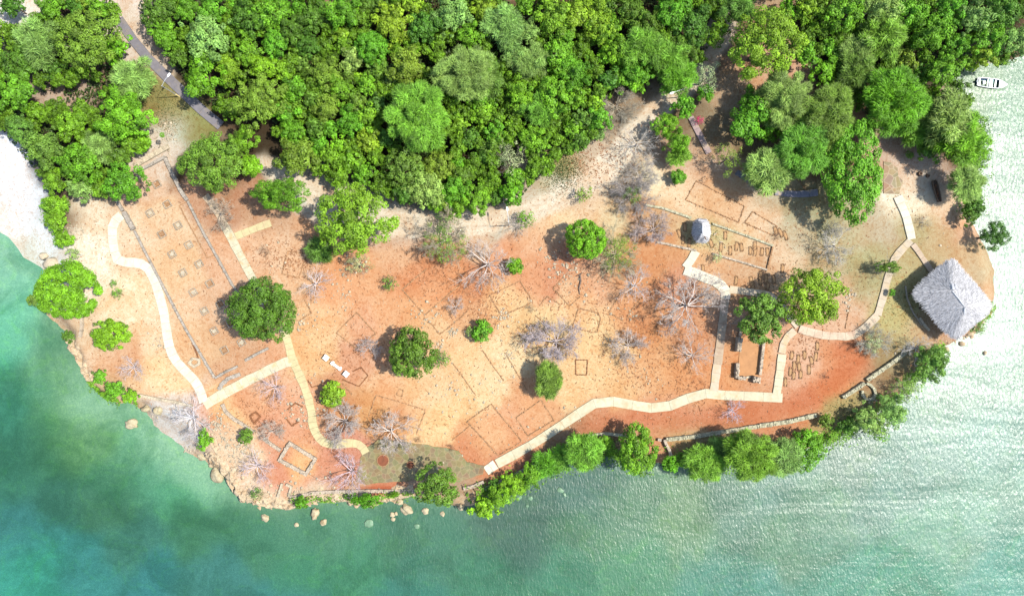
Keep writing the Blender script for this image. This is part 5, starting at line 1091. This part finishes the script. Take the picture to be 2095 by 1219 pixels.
def in_wood(x, y):
    # woodland floor that no crown should leave open (rough outline of the forest)
    L1 = [(285,0),(1480,0),(1478,60),(1440,110),(1380,185),(1300,190),(1260,180),(1215,270),(1130,330),(1060,410),(960,430),(820,405),(760,385),(700,370),(640,345),(590,290),(470,235),(400,190),(350,120),(300,60)]
    L2 = [(1640,0),(2095,0),(2095,110),(1990,130),(1960,165),(1990,240),(1990,360),(1900,300),(1830,270),(1760,230),(1720,180),(1700,120),(1640,90)]
    L3 = [(-20,60),(60,60),(120,0),(230,0),(240,120),(300,170),(300,260),(260,330),(280,390),(200,400),(120,380),(60,330),(10,270),(-20,230)]
    r_ = False
    for L in (L1, L2, L3):
        ins = False; n = len(L)
        for i in range(n):
            ax, ay = L[i]; bx, by = L[(i+1) % n]
            if (ay > y) != (by > y) and x < (bx-ax)*(y-ay)/(by-ay)+ax: ins = not ins
        r_ = r_ or ins
    return r_
rf = random.Random(3); fill = []
for _ in range(6000):
    x, y = rf.uniform(-20, 2110), rf.uniform(-15, 430)
    if not in_wood(x, y): continue
    if 60 < x < 230 and 165 < y < 215: continue
    r_ = rf.uniform(15, 25)
    if all(math.hypot(x-a, y-b) > max(c*0.72, c-8)+r_*0.25 for a, b, c in cover) :
        cover.append((x, y, r_)); fill.append((x, y, r_, rf.choice([K_, K_, F_]), rf.choice('DDBKBO')))
fill.sort(key=lambda q: -q[2]); spare = fill[22:]; fill = fill[:22]
for i in range(64):      # forest continuing past the top edge of the photograph
    x = -260+i*41+rf.uniform(-14, 14); y = -42-rf.choice([0, 0, 55, 105])+rf.uniform(-6, 8)
    if not 190 < x < 290: spare.append((x, y, rf.uniform(30, 44), rf.choice([K_, F_]), 'B'))
vs = []; tt = []; rq = np.random.default_rng(9)
for x, y, r_, st, co in spare:
    me = proto(st, 's' if r_ < 27 else 'm', int(rq.integers(2))+2); nv = len(me.vertices); co_ = np.empty(nv*3, np.float32); me.vertices.foreach_get('co', co_); co_ = co_.reshape(-1, 3)
    rm = r_/S; sc_ = rm/SIZES['s' if r_ < 27 else 'm']; a_ = rq.uniform(0, 6.28); h_ = rq.uniform(1.4, 2.6)+rm*.5; X, Y, _z = P(x, y, h_); g_ = gz1(X, Y)
    c_, s_ = math.cos(a_), math.sin(a_); vs.append(np.stack([(co_[:, 0]*c_-co_[:, 1]*s_)*sc_+X, (co_[:, 0]*s_+co_[:, 1]*c_)*sc_+Y, co_[:, 2]*sc_+h_], 1))
    q = np.empty(nv//4, np.float32); me.attributes['tone'].data.foreach_get('value', q); tt.append(q*rq.uniform(.5, .9))
vs = np.concatenate(vs); o = mobj('forest_understorey', mesh_np('forest_understorey', vs, np.arange(len(vs)).reshape(-1, 4), M_leaf, np.concatenate(tt))); o.color = leafcol('B', 0)
tag(o, 'mass of small green saplings filling gaps between the forest trees', None, None, 'stuff')
allw = WOOD+fill
def zone(x, y):
    if y < -20: return 'beyond the top edge of the photo'
    if x < 320 and y < 560 and not (x > 300 and y < 120): return ('in upper half of the left wood' if y < 160 else ('in middle of the left wood' if y < 300 else 'in lower end of the left wood'))
    if y > 270 and 350 < x < 660: return 'left of the dirt road start'
    if x < 800: return 'in upper left forest' if y < 110 else ('in mid left forest' if y < 215 else 'in lower left forest')
    if x < 1130: return 'in upper middle forest' if y < 130 else ('in middle forest heart' if y < 260 else 'in lower middle forest')
    if x < 1440: return 'in upper right central forest' if y < 110 else ('in lower right central forest' if y < 290 else 'right of the dirt road fork')
    if x < 1720: return 'between dirt track and right forest'
    return 'in top of the right forest' if y < 90 else ('in right forest middle' if y < 230 else 'in lower right forest')
seen = {}
ents = []
for a in allw:
    x, y, r_, st, co = a; sz_ = 'large' if r_ > 44 else ('medium' if r_ > 27 else 'small')
    k = '%s %s %s tree %s' % (sz_, CN[co], SN[st], zone(x, y)); ents.append((k, a)); seen.setdefault(k, []).append((x, y))
for k in seen: seen[k].sort()
for k, (x, y, r_, st, co) in ents:
    L = seen[k]; lab = k if len(L) == 1 else k+', %s from left' % ordn[L.index((x, y))]
    sh = x > 1890 and y > 180
    low = (x < 175 and y > 395) or (x > 1960 and y > 380) or r_ < 20 and not in_wood(x, y)
    tree(x, y, r_, st, co, lab, 'trees of the surrounding woods', low=low, ry={(1742, 352): 105, (575, 398): 40}.get((x, y)), hk=(0.75+random.random()*.55 if r_ < 34 else 1.0), inner=(st == A_), irr=2 if y < 330 and r_ < 60 else 0)
def shore_scrub():
    L = [(962,1026),(1000,1008),(1045,988),(1090,966),(1150,938),(1235,922),(1290,935),(1360,948),(1420,936),(1480,944),(1550,945),(1620,930),(1680,902),(1735,878),(1795,848),(1845,798),(1895,748),(1932,712)]
    L2 = [(1990,660),(2032,625)]; L3 = [(1985,440),(1990,400),(1995,350),(2004,300),(1996,240)]; L4 = [(190,780),(212,800),(240,816),(285,822)]; L5 = [(590,1022),(640,1018),(720,1014),(850,1008)]; L6 = [(140,500),(120,450),(105,410)]
    C = []; r = np.random.default_rng(17)
    for L_, den, sp in ((L, 190, 1.0), (L2, 60, .6), (L3, 260, 1.2), (L4, 150, .6), (L5, 40, .5), (L6, 260, .7)):
        for a, b in zip(L_, L_[1:]):
            A, B = P(*a, -1), P(*b, -1); D = math.dist(A, B); n = int(D*den); t_ = r.random(n); x = A[0]+(B[0]-A[0])*t_; y = A[1]+(B[1]-A[1])*t_
            q = r.normal(0, sp, n); ex, ey = (B[0]-A[0])/D, (B[1]-A[1])/D; x = x-ey*q; y = y+ex*q; h = 0.2+1.3*np.clip(.5+vnoise(x*.9, y*.9, 8), 0, 1)*r.random(n)**.5
            k = vnoise(x*.6+7, y*.6, 19) > -0.35; C.append(np.stack([x, y, np.maximum(gz(x, y), WZ)+h], 1)[k])
    c = np.concatenate(C); n = len(c); nn = unit(r.normal(0, .5, (n, 3))+np.array([0, 0, 1])); ax = unit(np.cross(nn, r.normal(size=(n, 3)))); sd_ = np.cross(nn, ax)
    V = quads(c, ax, sd_, r.uniform(.12, .3, n), r.uniform(.05, .11, n)).reshape(-1, 3)
    o = mobj('shore_scrub', mesh_np('shore_scrub', V, np.arange(n*4).reshape(-1, 4), M_leaf, r.uniform(.6, 1.3, n))); o.color = leafcol('B', 0)
    tag(o, 'ragged green scrub overhanging the water along the shore', None, None, 'stuff')
shore_scrub()
# undergrowth on the forest floor
def undergrowth():
    C = []; T = []
    r = np.random.default_rng(5)
    n0 = 0
    while n0 < 30000:
        px = r.uniform(-20, 2110, 4000); py = r.uniform(-20, 430, 4000); ok = np.array([in_wood(a, b) for a, b in zip(px, py)])
        ok &= vnoise(px*.04, py*.04, 77) > -0.25
        X, Y, _z = P(px[ok], py[ok]); C.append(np.stack([X, Y], 1)); n0 += ok.sum()
    for cx_, cy_, s, n in ((330,225,30,900),(1150,348,22,2200),(1700,545,40,500),(1850,620,30,500),(1250,905,20,300),(1730,850,22,500),(1460,912,30,300),(1440,480,18,300)):
        X, Y, _z = P(r.normal(cx_, s, n), r.normal(cy_, s, n)); C.append(np.stack([X, Y], 1))
    C = np.concatenate(C); n = len(C); h = np.concatenate([r.uniform(.1, 1.0, n0), r.uniform(.02, .12, n-n0)])
    Z = gz(C[:, 0], C[:, 1])+h; c = np.stack([C[:, 0], C[:, 1], Z], 1)
    nn = unit(r.normal(0, .5, (n, 3))+np.array([0, 0, 1])); ax = unit(np.cross(nn, r.normal(size=(n, 3)))); sd_ = np.cross(nn, ax)
    k = np.where(h > .12, 1, .35); V = quads(c, ax, sd_, .26*k, .15*k).reshape(-1, 3)
    me = mesh_np('undergrowth', V, np.arange(n*4).reshape(-1, 4), M_leaf, r.uniform(.5, 1.2, n)); o = mobj('undergrowth', me); o.color = alb(84, 112, 44, 1.1)
    tag(o, 'low green undergrowth on the forest floor and grass patches', None, None, 'stuff')
undergrowth()
